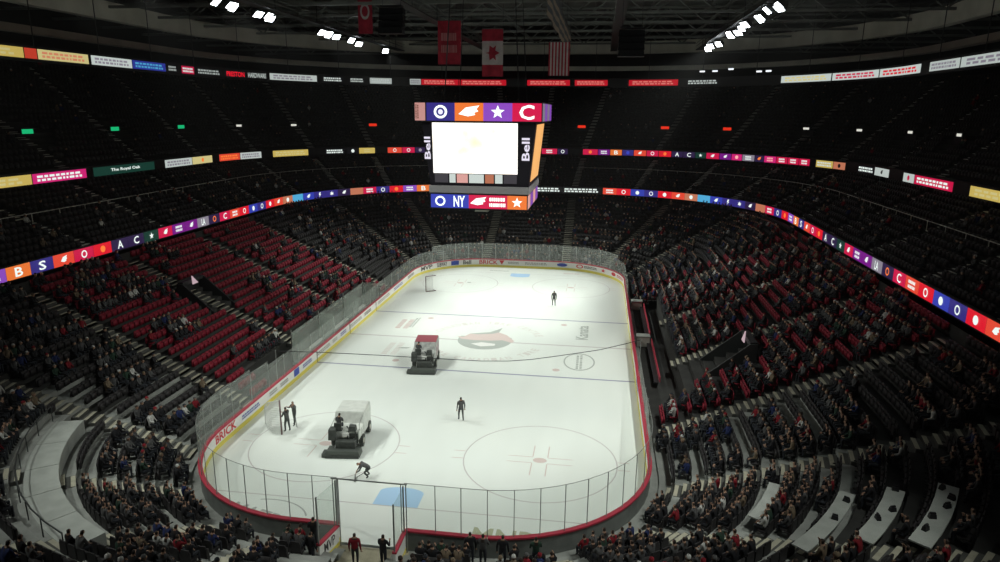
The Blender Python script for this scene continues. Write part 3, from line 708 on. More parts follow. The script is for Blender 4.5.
# ------------------------------------------------------------------ ice resurfacers
M['machine_hazed'] = mat('machine_dark_hazed', (.06, .065, .06), .6, noise=.3, nscale=4)  # black machine parts, greyed in colour to imitate haze
def wheel(parent, x, y):
    mb = MB(); mb.tube([(x - .13, y, .45), (x + .13, y, .45)], .45, 18); w = mb.build('wheel', M['machine_hazed'], parent)
    mb = MB(); mb.tube([(x - .14, y, .45), (x + .14, y, .45)], .2, 12); mb.build('hub', M['duct'], w)
def resurfacer(loc, rz, label, topm, bodym, drv, sidem):
    g = thing('ice_resurfacer', label, 'ice resurfacer', loc, rz); g.scale = (.88, .78, .88)
    mb = MB()                                   # snow tank: sloped box at the front
    pr = [(.9, .75), (4.2, .55), (4.35, 1.5), (4.2, 2.15), (1.9, 2.2), (1.5, 1.55), (.9, 1.4)]; n = len(pr)
    mb.add([(-1.02, y, z) for y, z in pr] + [(1.02, y, z) for y, z in pr], [tuple(range(n)), tuple(range(n, 2 * n))[::-1]] + [(i, n + i, n + (i + 1) % n, (i + 1) % n) for i in range(n)]); mb.build('snow_tank', bodym, g)
    mb = MB(); mb.box((0, 3.05, 2.2), (1.95, 2.2, .06)); mb.build('tank_lid', topm, g)
    mb = MB(); mb.box((0, 2.0, .62), (1.5, 4.2, .25)); mb.build('chassis', M['machine_hazed'], g)
    for s in (-1, 1):
        for y in (1.1, 3.5): wheel(g, s * .98, y)
        mb = MB(); mb.box((s * 1.03, 2.75, 1.35), (.03, 2.2, .8)); mb.build('side_advert', sidem, g)
    mb = MB(); mb.box((-.35, .65, 1.15), (1.0, .8, .5)); mb.box((.62, .6, 1.2), (.75, .9, .6)); mb.build('engine_cover', bodym, g)
    mb = MB(); mb.box((.62, .2, 1.0), (.6, .3, .7)); mb.box((.1, .25, .95), (.25, .3, .5)); mb.build('hydraulic_unit', M['machine_hazed'], g)
    mb = MB(); mb.box((-.5, .55, 1.45), (.5, .45, .12)); mb.box((-.5, .32, 1.75), (.5, .1, .55)); mb.build('driver_seat', M['machine_hazed'], g)
    mb = MB(); mb.tube([(-.5, 1.35, 1.3), (-.5, 1.15, 1.8)], .03, 6); R_ = .2
    mb.tube([(-.5 + R_ * math.cos(a), 1.13 + R_ * .5 * math.sin(a), 1.82 + R_ * .4 * math.sin(a)) for a in np.linspace(0, 2 * PI, 13)], .018, 5); mb.build('steering_wheel', M['machine_hazed'], g)
    mb = MB(); mb.box((.05, -.55, .3), (2.35, 1.0, .42), 0, 0, .93); mb.box((-1.05, -.6, .14), (.7, .8, .24)); mb.build('conditioner', M['conditioner'], g)
    mb = MB(); mb.box((.15, -.2, .75), (1.35, .7, .5)); mb.build('blade_housing', M['machine_hazed'], g)
    mb = MB(); mb.box((0, -1.07, .12), (2.3, .06, .2)); mb.build('towel', M['machine_hazed'], g)
    for s in (-.55, .65):
        mb = MB(); mb.tube([(s, -.5, .5), (s, .3, 1.2)], .05, 6); mb.build('lift_arm', M['chrome'], g)
    mb = MB(); mb.tube([(.98, .4, 1.5), (.98, .4, 1.95), (.98, 1.6, 2.1)], .03, 6); mb.build('hand_rail', M['chrome'], g)
    mb = MB(); mb.tube([(-.98, .3, 1.3), (-.98, .3, 1.75), (-.98, 1.5, 1.9)], .03, 6); mb.build('hand_rail', M['chrome'], g)
    mb = MB(); mb.tube([(.4, .55, 1.5), (.4, .55, 1.85)], .17, 10); mb.build('water_filler', M['chrome'], g)
    mb = MB(); mb.box((-.82, .1, 1.35), (.5, .75, .75), 0, 0, .9); mb.build('console_box', M['machine_hazed'], g)
    mb = MB(); mb.tube([(.2, .05, .8), (.25, -.1, 1.2), (.3, .2, 1.65), (.1, .5, 1.7)], .06, 6); mb.build('water_hose', M['machine_hazed'], g)
    mb = MB(); mb.tube([(.75, .0, .75), (.8, -.12, 1.1), (.75, .1, 1.5)], .05, 6); mb.build('water_hose', M['machine_hazed'], g)
    mb = MB(); mb.box((.1, -.02, 1.3), (.45, .12, .3)); mb.build('control_plate', M['board'], g)
    mb = MB(); mb.box((.55, .25, 1.72), (.5, .5, .35), 0, 0, .85); mb.build('air_filter', M['machine_hazed'], g)
    me = SIT[1].copy(); dress(me, 'charcoal')
    c, s = math.cos(rz), math.sin(rz); lx, ly = -.5 * .88, .68 * .78
    person(me, drv, (loc[0] + lx * c - ly * s, loc[1] + lx * s + ly * c, loc[2] + .93), rz)
M['conditioner'] = mat('conditioner_grey', (.1, .11, .1), .5, .3)
M['machine_white'] = mat('machine_white', (.6, .62, .58), .4, noise=.1, nscale=3)
M['machine_grey'] = mat('machine_grey', (.42, .43, .41), .45, noise=.3, nscale=3)
M['dull_red'] = mat('dull_red', (.36, .1, .12), .5)
M['side_print'] = mat('side_print', (.36, .28, .29), .5, noise=.5, nscale=5)
resurfacer((-5.12, -21.9, .005), .12, 'white ice resurfacing machine in the near left circle, nearer of the two', M['machine_white'], M['machine_white'], 'person in dark clothing driving the nearer white ice resurfacing machine', M['machine_white'])
resurfacer((-3.8, -8.1, .005), .12, 'grey ice resurfacing machine with red top panel, beside the centre crest', M['dull_red'], M['machine_grey'], 'person in dark clothing driving the farther ice resurfacing machine with red top', M['side_print'])

# ------------------------------------------------------------------ cable across the ice
ctl = [(-13.04, -14., 3.2), (-10.75, -13.34, 3.07), (-8.4, -12.7, 2.86), (-6.05, -12, 2.62), (-3.5, -11.25, 2.33), (-1.06, -10.55, 2.08), (1.2, -9.9, 1.84), (3.2, -9.33, 1.75), (4.9, -8.84, 1.8), (6.6, -8.35, 1.97), (8.4, -7.83, 2.17), (10.14, -7.33, 2.38), (12.05, -6.79, 2.78), (13.05, -6.5, 3.05)]
for x, y, z in ((-13.1, -14., 3.3), (13.1, -6.5, 3.15)):
    mb = MB(); mb.tube([(0, 0, 0), (0, 0, z)], .03, 6); o = mb.build('cable_post', M['post']); o.location = (x + (.16 if x > 0 else -.16), y, 0)
    tag(o, 'thin post behind the %s boards that carries the sagging cable' % ('right' if x > 0 else 'left'), 'post')
ctl[0] = (-13.22, -14., 3.22); ctl[-1] = (13.22, -6.5, 3.08)
mb = MB(); mb.tube(ctl, .028, 5); o = mb.build('hanging_cable', M['black']); tag(o, 'thin black cable sagging across the ice from the left boards to the right boards', 'cable')

# ------------------------------------------------------------------ camera
cam = bpy.data.cameras.new('camera'); co = bpy.data.objects.new('camera', cam); C.objects.link(co)
cx, cy, cz, yaw, pitch, roll, fpx = 9.5023, -57.887, 20.159, -.1427, .2424, .0089, 679.02
F = Vector((math.sin(yaw) * math.cos(pitch), math.cos(yaw) * math.cos(pitch), -math.sin(pitch))); Rv = Vector((math.cos(yaw), -math.sin(yaw), 0)); U = Rv.cross(F)
R2 = Rv * math.cos(roll) + U * math.sin(roll); U2 = -Rv * math.sin(roll) + U * math.cos(roll)
mw = Matrix.Identity(4)
for i in range(3): mw[i][0] = R2[i]; mw[i][1] = U2[i]; mw[i][2] = -F[i]; mw[i][3] = (cx, cy, cz)[i]
co.matrix_world = mw; cam.sensor_fit = 'HORIZONTAL'; cam.sensor_width = 36; cam.lens = 36 * fpx / 1000; cam.clip_end = 400
sc.camera = co
CP = Vector((cx, cy, cz))
def view(p):
    d = Vector(p) - CP; z = d.dot(F)
    if z <= 1: return None
    u, v = 500 + fpx * d.dot(R2) / z, 281 - fpx * d.dot(U2) / z
    return (z, 0 <= u <= 1000 and 0 <= v <= 562)

# ------------------------------------------------------------------ seats and spectators of the lower bowl
def seat_mb(detail):
    mb = MB()
    # local: +y faces the ice, origin on the step under the backrest
    mb.box((0, -.02, .62), (.5, .07, .46), 0, 0, .98)
    if detail:
        mb.box((0, -.03, .9), (.4, .05, .12), 0, 0, .9)
        mb.box((0, .1, .58), (.44, .08, .4), 0, 0, .95)          # folded-up cushion
        for s in (-.245, .245): mb.box((s, .12, .42), (.035, .3, .05), 0); mb.box((s, .05, .2), (.035, .08, .4), 0)
    else: mb.box((0, .1, .56), (.44, .09, .38), 0)
    return mb
def seat_open_mb():
    mb = MB(); mb.box((0, -.02, .62), (.48, .07, .46), 0, 0, .96); mb.box((0, -.03, .9), (.4, .05, .12), 0, 0, .9); mb.box((0, .24, .39), (.4, .42, .07), 0)
    for s in (-.245, .245): mb.box((s, .12, .36), (.035, .3, .05), 0); mb.box((s, .05, .17), (.035, .08, .34), 0)
    return mb
r = random.Random(21)
def zone(x, y):
    if y > 22: return 'far end' if abs(x) < 8 else ('far left corner' if x < 0 else 'far right corner')
    if y < -17: return 'near end' if abs(x) < 8 else ('near left corner' if x < 0 else 'near right corner')
    return 'left side' if x < 0 else 'right side'
def seat_colour(x, y):
    if x < 0: return 'red' if -17 < y < 16 else 'black'
    return 'red' if -16 < y < 19 else 'black'
noise_c = [(r.uniform(-35, 35), r.uniform(-45, 48), r.uniform(3, 7), r.uniform(-.5, .5)) for _ in range(90)]
def crowd_p(x, y, o):
    z_ = zone(x, y)
    p = {'far end': .42, 'far left corner': .45, 'far right corner': .55, 'near end': .75, 'near left corner': .62, 'near right corner': .62, 'left side': .2, 'right side': .62}[z_]
    if z_ == 'near left corner':
        p = .8 if o < 7 else .4
        if y > -24.5: p = .4
    if z_ == 'near right corner': p = .62 if o < 9 else .35
    if z_ == 'left side' and o < 4: p = .35
    for a, b, w, k in noise_c:
        d = math.hypot(x - a, y - b)
        if d < w: p += k * (1 - d / w)
    return min(.92, max(.03, p))
JKS = ['black'] * 13 + ['charcoal'] * 5 + ['navy'] * 2 + ['red'] * 2 + ['white'] * 1 + ['grey'] * 2 + ['beige'] + ['green']
seats = []; people = []
for i in range(-1, ROWS):
    o = ofs(i) + TD * .9; L = RR(12.95 + o, 30.48 + o, 8.53 + o); n = int(L.len / .565); z_ = row_z(i)
    run = 0; occ = False
    for k in range(n):
        x, y, nx, ny = L.at(k * L.len / n)
        if aisle_dist(x, y) < .88 or in_portal(x, y): run = 0; continue
        if i < 2 and abs(y) < 13.5: continue
        if y < -30 and -3.2 < x < 2.3 and i < 7: continue
        if L.len and 5.9 < o < 8.6 and x < 0 and y < -22:
            tt_ = sang(x, y)
            if PLa - .3 < tt_ < PLb + .3: continue
        if x > 12 and y < -24 and o > 5.5 and near_counter(x, y, o - .35): continue
        if y < -29.5 and abs(x) < 16 and o > 12.5: pass
        if run <= 0: run = r.choice((1, 2, 2, 3, 4)); occ = r.random() < crowd_p(x, y, o)
        run -= 1
        # empty blocks that show bare steps
        sd = math.atan2(ny, nx)
        seats.append((x, y, z_, sd + PI / 2, seat_colour(x, y), occ, o))
        if occ: people.append((x - nx * .22, y - ny * .22, z_ - .02, sd + PI / 2, r.choice(JKS), r.randrange(4), r.uniform(.94, 1.04), x, y))
def split(lst, n, h):
    sc_ = []
    for k, a in enumerate(lst):
        w = view((a[0], a[1], a[2] + h))
        if w and w[1]: sc_.append((w[0], k))
    sc_.sort(); return set(k for _, k in sc_[:n])
near_s = split(seats, 300, .6); near_p = split(people, 280, .9)
mesh_seat = {}
for col in ('red', 'black'):
    for op in (0, 1):
        o = (seat_open_mb() if op else seat_mb(True)).build('arena_seat', M[col + '_seat']); mesh_seat[(col, op)] = o.data; bpy.data.objects.remove(o)
for k in sorted(near_s):
    x, y, z_, an, col, occ, o_ = seats[k]
    o = bpy.data.objects.new('arena_seat', mesh_seat[(col, 1 if occ else 0)]); C.objects.link(o); o.location = (x, y, z_ + .002); o.rotation_euler = (0, 0, an)
    zn = zone(x, y)
    st = 'occupied' if occ else 'empty folded'
    tag(o, '%s %s arena seat in the %s of the lower stand' % (st, col, zn), 'seat', '%s %s seats, %s' % (st, col, zn))
sm = seat_mb(False)
inst_shut = [(a[0], a[1], a[2] + .005, a[3], 1., (0 if a[4] == 'red' else 1,)) for k, a in enumerate(seats) if k not in near_s and not a[5]]
inst_open = [(a[0], a[1], a[2] + .005, a[3], 1., (0 if a[4] == 'red' else 1,)) for k, a in enumerate(seats) if k not in near_s and a[5]]
# lod people
def low_person():
    mb = MB()
    def seg(pts, rr, n, m): mb.tube(pts, rr, n, m, False)
    seg([(0, 0, .45), (0, -.01, .7), (0, -.01, .98), (0, 0, 1.1)], [.15, .16, .19, .06], 6, 2)
    seg([(0, .03, 1.1), (0, .03, 1.18), (0, .03, 1.27)], [.05, .1, .1], 6, 0); seg([(0, .01, 1.24), (0, 0, 1.33), (0, 0, 1.37)], [.108, .09, .02], 6, 1)
    for s in (-1, 1):
        seg([(s * .1, .02, .55), (s * .12, .38, .55), (s * .12, .38, .1)], [.09, .07, .05], 4, 3)
        seg([(s * .17, 0, 1.02), (s * .22, .1, .78), (s * .12, .28, .68)], [.07, .055, .035], 4, 2)
    return mb
lp = low_person()
pmats = [M['skin'], M['hair'], M['pants']] + [M['jk_' + k] for k in JK]; jix = {k: 3 + i for i, k in enumerate(JK)}
pinst = []
hairs = [1, 1, 1, 2, jix['red'], jix['beige'], jix['grey'], jix['white']]
for k, a in enumerate(people):
    x, y, z_, an, jk, v, s_, sx_, sy_ = a
    if k in near_p:
        zn = zone(sx_, sy_)
        ob = person(SIT[v], 'seated person in a %s jacket in the %s of the lower stand' % (jk, zn), (x, y, z_ + .03), an, jk, 'seated people in %s jackets, %s' % (jk, zn))
        ob.scale = (s_,) * 3
    else: pinst.append((x, y, z_, an + r.uniform(-.4, .4), s_, (0, r.choice(hairs), jix[jk], 2)))

# ------------------------------------------------------------------ upper decks
def lerp(a, b, t): return a + (b - a) * t
def deck(i, n, A, B): t = i / n; return RR(lerp(A[0], B[0], t), lerp(A[1], B[1], t), lerp(A[2], B[2], t)), lerp(A[3], B[3], t)
D2A, D2B, N2 = (31.6, 46.5, 24.4, 8.9), (41.6, 59.1, 33.1, 13.0), 12
D3A, D3B, N3 = (42.0, 59.5, 33.4, 14.6), (58., 77.5, 45, 25.2), 20
def deck_mesh(A, B, n, name, u_only):
    mb = MB(); fr = None
    rings = []
    for i in range(n + 1):
        P, z_ = deck(i, n, A, B); ts = [P.len * k / 160 for k in range(161)]
        rings.append(([P.at(t) for t in np.interp(np.linspace(0, 8, 161), range(9), P.c)], z_))
    for i in range(n):
        r0, z0 = rings[i]; r1, _ = rings[i + 1]; zp = rings[i - 1][1] if i else z0 - .4
        for k in range(160):
            a0, a1, b0, b1 = r0[k], r0[k + 1], r1[k], r1[k + 1]
            if u_only and (a0[1] < -50 or a1[1] < -50): continue
            mb.add([(a0[0], a0[1], zp), (a1[0], a1[1], zp), (a1[0], a1[1], z0), (a0[0], a0[1], z0)], [(0, 1, 2, 3)])
            mb.add([(a0[0], a0[1], z0), (a1[0], a1[1], z0), (b1[0], b1[1], z0), (b0[0], b0[1], z0)], [(0, 1, 2, 3)])
    return struct(name, mb, M['conc_dark_shade'])
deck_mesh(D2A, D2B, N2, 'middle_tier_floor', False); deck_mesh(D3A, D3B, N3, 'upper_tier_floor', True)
# soffit and back walls
mb = MB(); P = RR(31.2, 46.1, 24)
strip(mb, P, 0, P.len, .36, 8.3, 6, 8.3, 0, 1.5); strip(mb, P, 0, P.len, .36, 8.3, .36, 8.9, 0, 1.5); struct('ceiling_soffit', mb, M['conc_dark_shade'])
mb = MB(); P = RR(41.6, 59.1, 33.1); strip(mb, P, 0, P.len * .9, .5, 13.0, .5, 14.6, 0, 1.5); struct('wall_suites', mb, M['black'])
P4 = RR(46.6, 64, 36.6); DOORS = [P4.at(t)[:2] for t in (30.6, 43.1, 56, 67.5, 77.5, 91.5, 128.4, 142.6, 153, 166.2, 175.5, 185.4, 196.5)]
UA = []                                           # upper aisle params as arc fraction of the path sections
def sect(t, P):                                   # section coordinate 0..8 of a path parameter
    return float(np.interp(t, P.c, range(9)))
seat_s = MB().box((0, 0, .5), (.5, .08, .8), 0, 0, .95); seat_s.box((0, .2, .4), (.44, .3, .12), 0)
AF2 = [.1, .32, .54, .76, .98, 1.2, 1.4, 1.6, 1.8, 2.1, 2.5, 2.9, 3.2, 3.4, 3.6, 3.8, 4.02, 4.24, 4.46, 4.68, 4.9, 5.2, 5.5, 5.8, 6.2, 6.8, 7.2, 7.5, 7.8]
up_inst = []
for A, B, n, di in ((D2A, D2B, N2, 2), (D3A, D3B, N3, 3)):
    for i in range(n):
        P, z0 = deck(i, n, A, B); Q, _ = deck(i + .7, n, A, B); cnt = int(Q.len / .6)
        for k in range(cnt):
            t = k * Q.len / cnt; x, y, nx, ny = Q.at(t)
            if y < (-44 if di == 2 else -48) or (di == 3 and abs(x) > 62): continue
            sc_ = sect(t, Q); near = min(range(len(AF2)), key=lambda q_: abs(AF2[q_] - sc_)); seglen = Q.seg[min(7, int(AF2[near]))]
            if abs(AF2[near] - sc_) * seglen < .65: continue
            if any(abs(x - a_) + abs(y - b_) < 3.2 for a_, b_ in DOORS) and di == 3 and 3 <= i <= 8: continue
            an = math.atan2(ny, nx) + PI / 2
            up_inst.append((x, y, z0, an, 1., (1,)))
            if i and not (di == 2 and (i > 8 or i == 6)) and r.random() < (.13 if di == 2 else .03):
                pinst.append((x - nx * .15, y - ny * .15, z0, an + r.uniform(-.4, .4), 1., (0, r.choice(hairs), jix[r.choice(JKS)], 2)))
# one object for all the seats that are too far to tell apart
so_ = MB().box((0, -.02, .62), (.5, .07, .46)).box((0, .24, .39), (.44, .42, .07)).box((0, .1, .17), (.3, .1, .34))
so = bulk('arena_seat_rows', [(sm.v, sm.f, [0] * len(sm.f), inst_shut), (so_.v, so_.f, [0] * len(so_.f), inst_open), (sm.v, sm.f, [0] * len(sm.f), up_inst)], [M['red_seat'], M['black_seat']])
tag(so, 'all the remaining red and black seats filling the stands around the ice', 'seats', kind='stuff')
po = bulk('spectator_crowd', [(lp.v, lp.f, lp.m, pinst)], pmats)
tag(po, 'distant seated crowd scattered through the stands around the ice', 'crowd', kind='stuff')
print('seats', len(seats), 'upper', len(up_inst), 'people', len(people), len(pinst))
# upper aisles as pale stepped strips
for A, B, n, di in ((D2A, D2B, N2, 2), (D3A, D3B, N3, 3)):
    for af in AF2:
        mb = MB(); ok = False
        for i in range(n):
            P, z0 = deck(i, n, A, B)
            for h in range(2):
                Q, _ = deck(i + h * .5, n, A, B); t = float(np.interp(af, range(9), Q.c)); x, y, nx, ny = Q.at(t)
                if y < (-44 if di == 2 else -48): continue
                ok = True; mb.box((x + nx * .1, y + ny * .1, z0 + .03 + .15 * h), (.34, 1.0, .05), 0, math.atan2(ny, nx))
        if ok: mb.build('stairs', M['nosing2'])['kind'] = 'structure'
# guard rails of the middle tier
for (t0, t1, lb) in ((.2, 2.2, 'thin grey rail across the middle tier, left half of the hall'), (2.9, 4.9, 'thin grey rail across the middle tier, right half of the hall')):
    P, z0 = deck(6, N2, D2A, D2B); g = thing('guard_rail', lb, 'rail'); mb = MB()
    tt = P.pts(float(np.interp(t0, range(9), P.c)), float(np.interp(t1, range(9), P.c)), 2.)
    q = [P.at(t) for t in tt]; mb.tube([(p[0], p[1], z0 + .85) for p in q], .035, 4); mb.build('top_rail', M['duct'], g)
    for t in np.linspace(tt[0], tt[-1], 30):
        x, y, _, _ = P.at(t); m2 = MB(); m2.box((x, y, z0 + .42), (.05, .05, .86)); m2.build('post', M['duct'], g)

# ------------------------------------------------------------------ LED ribbons
LC = {}
def L_(c, s=1.):
    k = (c, s)
    if k not in LC: LC[k] = led('led_%d' % len(LC), c, s)
    return LC[k]
col = dict(orange=(1, .22, .04), navy=(.04, .03, .25), blue=(.04, .06, .5), crimson=(.75, .01, .08), red=(.9, .01, .03), dark=(.03, .015, .07), green=(.008, .05, .035), purple=(.22, .01, .28), grey=(.3, .27, .33), ora_red=(.95, .08, .04), softred=(1, .3, .25), sky=(.1, .5, .85),
           tan=(.65, .22, .12), yellow=(1, .75, .18), white=(.85, .95, .9), magenta=(.8, .02, .22), black=(.004, .004, .006), violet=(.3, .08, .6), paleyel=(.8, .7, .3), pink=(1, .5, .45))
TEAMS = [('orange', 'B'), ('navy', 'S'), ('ora_red', 'wing'), ('crimson', 'ring'), ('red', 'disc*'), ('dark', 'A'), ('dark', 'C'), ('green', 'star'), ('crimson', 'wing'), ('purple', 'rows'), ('purple', 'wing'), ('grey', 'LA'), ('dark', 'ring*'),
         ('crimson', 'C'), ('ora_red', 'rows'), ('red', 'ring'), ('blue', 'disc'), ('navy', 'ring'), ('red', 'disc'), ('ora_red', 'wing'), ('tan', 'disc'), ('sky', 'SQ'), ('blue', 'wing'), ('navy', 'bolt'), ('navy', 'leaf'), ('dark', 'wing'), ('tan', 'SQ'), ('crimson', 'rows'), ('navy', 'ring'), ('red', 'disc*'), ('violet', 'rows')]
def tile(P, parent, a, b, z0, z1, bg, sh, s=1., fgc=None, off=-.02, name='screen_tile', fit=None, strength=1.):
    mb = MB(); strip(mb, P, a, b, off, z0, off, z1, 0, 1.2)
    mats = [L_(col[bg] if isinstance(bg, str) else bg, strength)]
    if sh and sh != 'SQ':
        fg = fgc or ('white' if not sh.endswith('*') else 'orange'); sh = sh.rstrip('*'); data = shape(sh)
        h = (z1 - z0) * .72; w = h if len(sh) < 3 or sh in ('disc', 'ring', 'star', 'bolt', 'wing', 'leaf') else (fit or min((b - a) * .85, h * 2.2))
        if sh == 'rows' and not fit: w = min((b - a) * .8, h * 1.6)
        m_ = (a + b) / 2
        if sh == 'The Royal Oak': h *= .62; w = (b - a) * .48
        def fn(u, v):
            x, y, nx, ny = P.at(m_ + (u - .5) * w); return (x + nx * (off - .03), y + ny * (off - .03), (z0 + z1) / 2 + (v - .5) * h)
        put2d(mb, data, fn, 1); mats.append(L_(col[fg], strength * 1.3))
    return mb.build(name, mats, parent)
# lower ribbon: the same run of crests twice
P1 = RR(31.2, 46.1, 24); rb = thing('led_ribbon_board', 'lowest ring of bright team crests on the edge of the middle tier', 'led ribbon')
mb = MB(); band(mb, P1, 0, P1.c[5] + 6, 0, .3, 8.3, 9.42, 0, 1.5); mb.build('housing', M['black'], rb)
zA, zB = 8.42, 9.36
k = -1; s_ = 4.9 - 2.12
while s_ < 74.5:
    c_, h_ = TEAMS[k % 31]; tile(P1, rb, s_, s_ + 2.1, zA, zB, c_, h_, strength=.8); s_ += 2.12; k += 1
x0 = 79.
for w_ in (8., 5.5): tile(P1, rb, x0, x0 + w_, zA, zB, 'black', 'rows', fit=w_ * .9, strength=.7); x0 += w_ + .6
k = 14; s_ = 99.25; tile(P1, rb, 93.2, 98.9, zA, zB, 'black', 'rows', fit=5.2, strength=.7)
while s_ < 178:
    c_, h_ = TEAMS[k % 31]; tile(P1, rb, s_, s_ + 2.07, zA, zB, c_, h_, strength=.8); s_ += 2.085; k += 1
P2 = RR(41.5, 59, 33); rb = thing('led_ribbon_board', 'middle ring of adverts and crests on the edge of the upper tier', 'led ribbon')
mb = MB(); band(mb, P2, 0, P2.c[5] + 8, 0, .4, 13.3, 14.62, 0, 1.5); mb.build('housing', M['black'], rb)
R2L = [(12, 23.4, 'yellow', 'rows', 'paleyel'), (23.5, 30.2, 'magenta', 'rows', 'white'), (31.2, 41, 'green', 'The Royal Oak', 'white'), (43, 48.5, 'white', 'rows', 'grey'), (48.6, 53.1, 'paleyel', 'disc', 'orange'), (54.7, 59, 'ora_red', 'rows', 'orange'), (59.1, 63.2, 'white', 'rows', 'grey'),
       (65.4, 71.8, 'yellow', 'rows', 'paleyel'), (74.8, 78.2, 'black', 'rows', 'white'), (78.6, 80.6, 'black', 'disc', 'white'), (80.7, 83.4, 'yellow', 'rows', 'paleyel'), (85.6, 88, 'ora_red', 'ring', 'white'), (88.1, 90.2, 'crimson', 'ring', 'white'), (90.3, 92, 'dark', 'disc', 'grey'),
       (112, 114.6, 'crimson', 'rows', 'white'), (114.7, 116.4, 'dark', 'ring', 'white'), (118.95, 121.4, 'crimson', 'disc', 'orange'), (121.5, 123.4, 'purple', 'rows', 'white'), (123.5, 125.4, 'orange', 'B', 'white'), (125.5, 127.3, 'navy', 'disc', 'blue'), (127.4, 129.4, 'ora_red', 'wing', 'white'), (129.5, 131.4, 'crimson', 'ring', 'white'),
       (131.5, 133.5, 'red', 'disc', 'orange'), (133.6, 135.4, 'dark', 'A', 'white'), (135.5, 137.4, 'dark', 'C', 'white'), (137.5, 139.2, 'green', 'star', 'white'), (139.3, 141.4, 'crimson', 'wing', 'white'), (141.5, 143.4, 'purple', 'wing', 'white'), (143.5, 145.2, 'magenta', 'disc', 'pink'), (145.3, 147.3, 'grey', 'rows', 'white'),
       (147.4, 148.9, 'dark', 'wing', 'orange'), (149, 151, 'magenta', 'rows', 'pink'), (151.1, 153, 'crimson', 'rows', 'white'), (153.1, 155, 'crimson', 'rows', 'white'), (155.1, 157, 'crimson', 'rows', 'white'), (158.2, 161.4, 'yellow', 'rows', 'white'), (161.5, 163.9, 'tan', 'disc', 'black'), (166.6, 170.6, 'black', 'rows', 'white'), (170.7, 174.6, 'white', 'wing', 'black'),
       (178.4, 181, 'white', 'disc', 'crimson'), (181.1, 189, 'crimson', 'rows', 'white'), (192, 203, 'yellow', 'rows', 'paleyel')]
for a, b, c_, sh_, f_ in R2L:
    big = (b - a) > 3
    tile(P2, rb, a, b, 13.5, 14.4, c_, sh_, fgc=f_, fit=(b - a) * .85 if big else None, strength=.75 if c_ not in ('yellow', 'white') else .55)
P3 = RR(42, 58, 34); rb = thing('led_ribbon_board', 'highest ring of adverts hanging below the roof', 'led ribbon')
mb = MB(); band(mb, P3, 0, P3.c[5] + 8, 0, .4, 24.35, 25.75, 0, 1.5); mb.build('housing', M['black'], rb)
R3L = [(12, 23.2, 'yellow', 'rows', 'paleyel', .5), (23.3, 24.7, 'ora_red', None, None, .5), (24.8, 31.2, 'paleyel', 'rows', 'tan', .7), (31.6, 37.8, 'white', 'rows', 'grey', .6), (37.9, 43.8, 'blue', 'rows', 'sky', .5), (44.2, 46, 'black', 'rows', 'white', .3), (47, 49.6, 'crimson', 'rows', 'white', .6), (50, 55, 'black', 'rows', 'white', .3),
       (55.6, 59.4, 'black', 'PRESTON', 'red', .8), (59.5, 63.2, 'black', 'HARDWARE', 'white', .4), (63.6, 71.6, 'white', 'rows', 'grey', .5), (72.5, 76, 'black', 'rows', 'white', .5), (77, 79.5, 'black', 'rows', 'white', .4), (80.4, 84, 'white', 'rows', 'white', .4), (87, 88.8, 'white', 'rows', 'grey', .4),
       (88.9, 95, 'red', 'rows', 'softred', .5), (95.1, 103, 'red', 'rows', 'softred', .5), (106.5, 113.5, 'red', 'rows', 'softred', .5), (114.3, 119.6, 'red', 'rows', 'softred', .5), (123, 130.8, 'red', 'rows', 'softred', .5), (132, 137.5, 'black', 'rows', 'white', .4), (147.2, 155.5, 'white', 'rows', 'paleyel', .6), (155.7, 164.2, 'white', 'rows', 'crimson', .6),
       (164.4, 173.6, 'white', 'rows', 'red', .6), (175.6, 181.6, 'white', 'rows', 'grey', .5), (181.8, 196, 'white', 'rows', 'grey', .5)]
for a, b, c_, sh_, f_, st_ in R3L: tile(P3, rb, a, b, 24.6, 25.5, c_, sh_, fgc=f_, fit=(b - a) * .85, strength=st_)

# exit lights of the upper tier
P4 = RR(46.6, 64, 36.6)
for t, c_ in ((30.6, 'g'), (43.1, 'g'), (56, 'g'), (67.5, 'w'), (77.5, 'w'), (91.5, 'r'), (128.4, 'r'), (142.6, 'r'), (153, 'r'), (166.2, 'w'), (175.5, 'w'), (185.4, 'w'), (196.5, 'w')):
    x, y, nx, ny = P4.at(t); an = math.atan2(ny, nx) + PI / 2
    names = {'g': 'green', 'w': 'white', 'r': 'red'}
    if c_ == 'g': lb = {30.6: 'green glowing exit light on the upper tier, leftmost of the three', 43.1: 'green glowing exit light on the upper tier, middle of the three', 56: 'green glowing exit light on the upper tier, rightmost of the three'}[t]
    elif c_ == 'r': lb = {91.5: 'red exit light on the upper tier, the one left of the hanging scoreboard', 128.4: 'red exit light on the upper tier, first right of the hanging scoreboard', 142.6: 'red exit light on the upper tier, second right of the hanging scoreboard', 153: 'red exit light on the upper tier, third right of the hanging scoreboard'}[t]
    else: lb = 'white light over an upper tier doorway, %s' % {67.5: 'left half, nearer the green lights', 77.5: 'left half, nearer the red light', 166.2: 'right half, first after the red lights', 175.5: 'right half, second after the red lights', 185.4: 'right half, third after the red lights', 196.5: 'the rightmost one'}[t]
    g = thing('exit_light', lb, 'exit light', (x, y, 18.0 if t < 160 else 18.35), an)
    mb = MB(); mb.box((0, -.1, -1.2), (2.4, .2, 2.0)); mb.build('doorway', M['black'], g)
    mb = MB(); mb.box((0, .05, 0), (1.5, .16, .54)); mb.build('housing', M['black'], g)
    lc = {'g': (.01, .6, .22), 'w': (.9, .9, .8), 'r': (1, .035, .01)}[c_]
    mb = MB(); mb.box((0, .14, 0), (1.35 if c_ != 'w' else .95, .04, .44 if c_ != 'w' else .3)); mb.build('lit_face', L_(lc, .75), g)

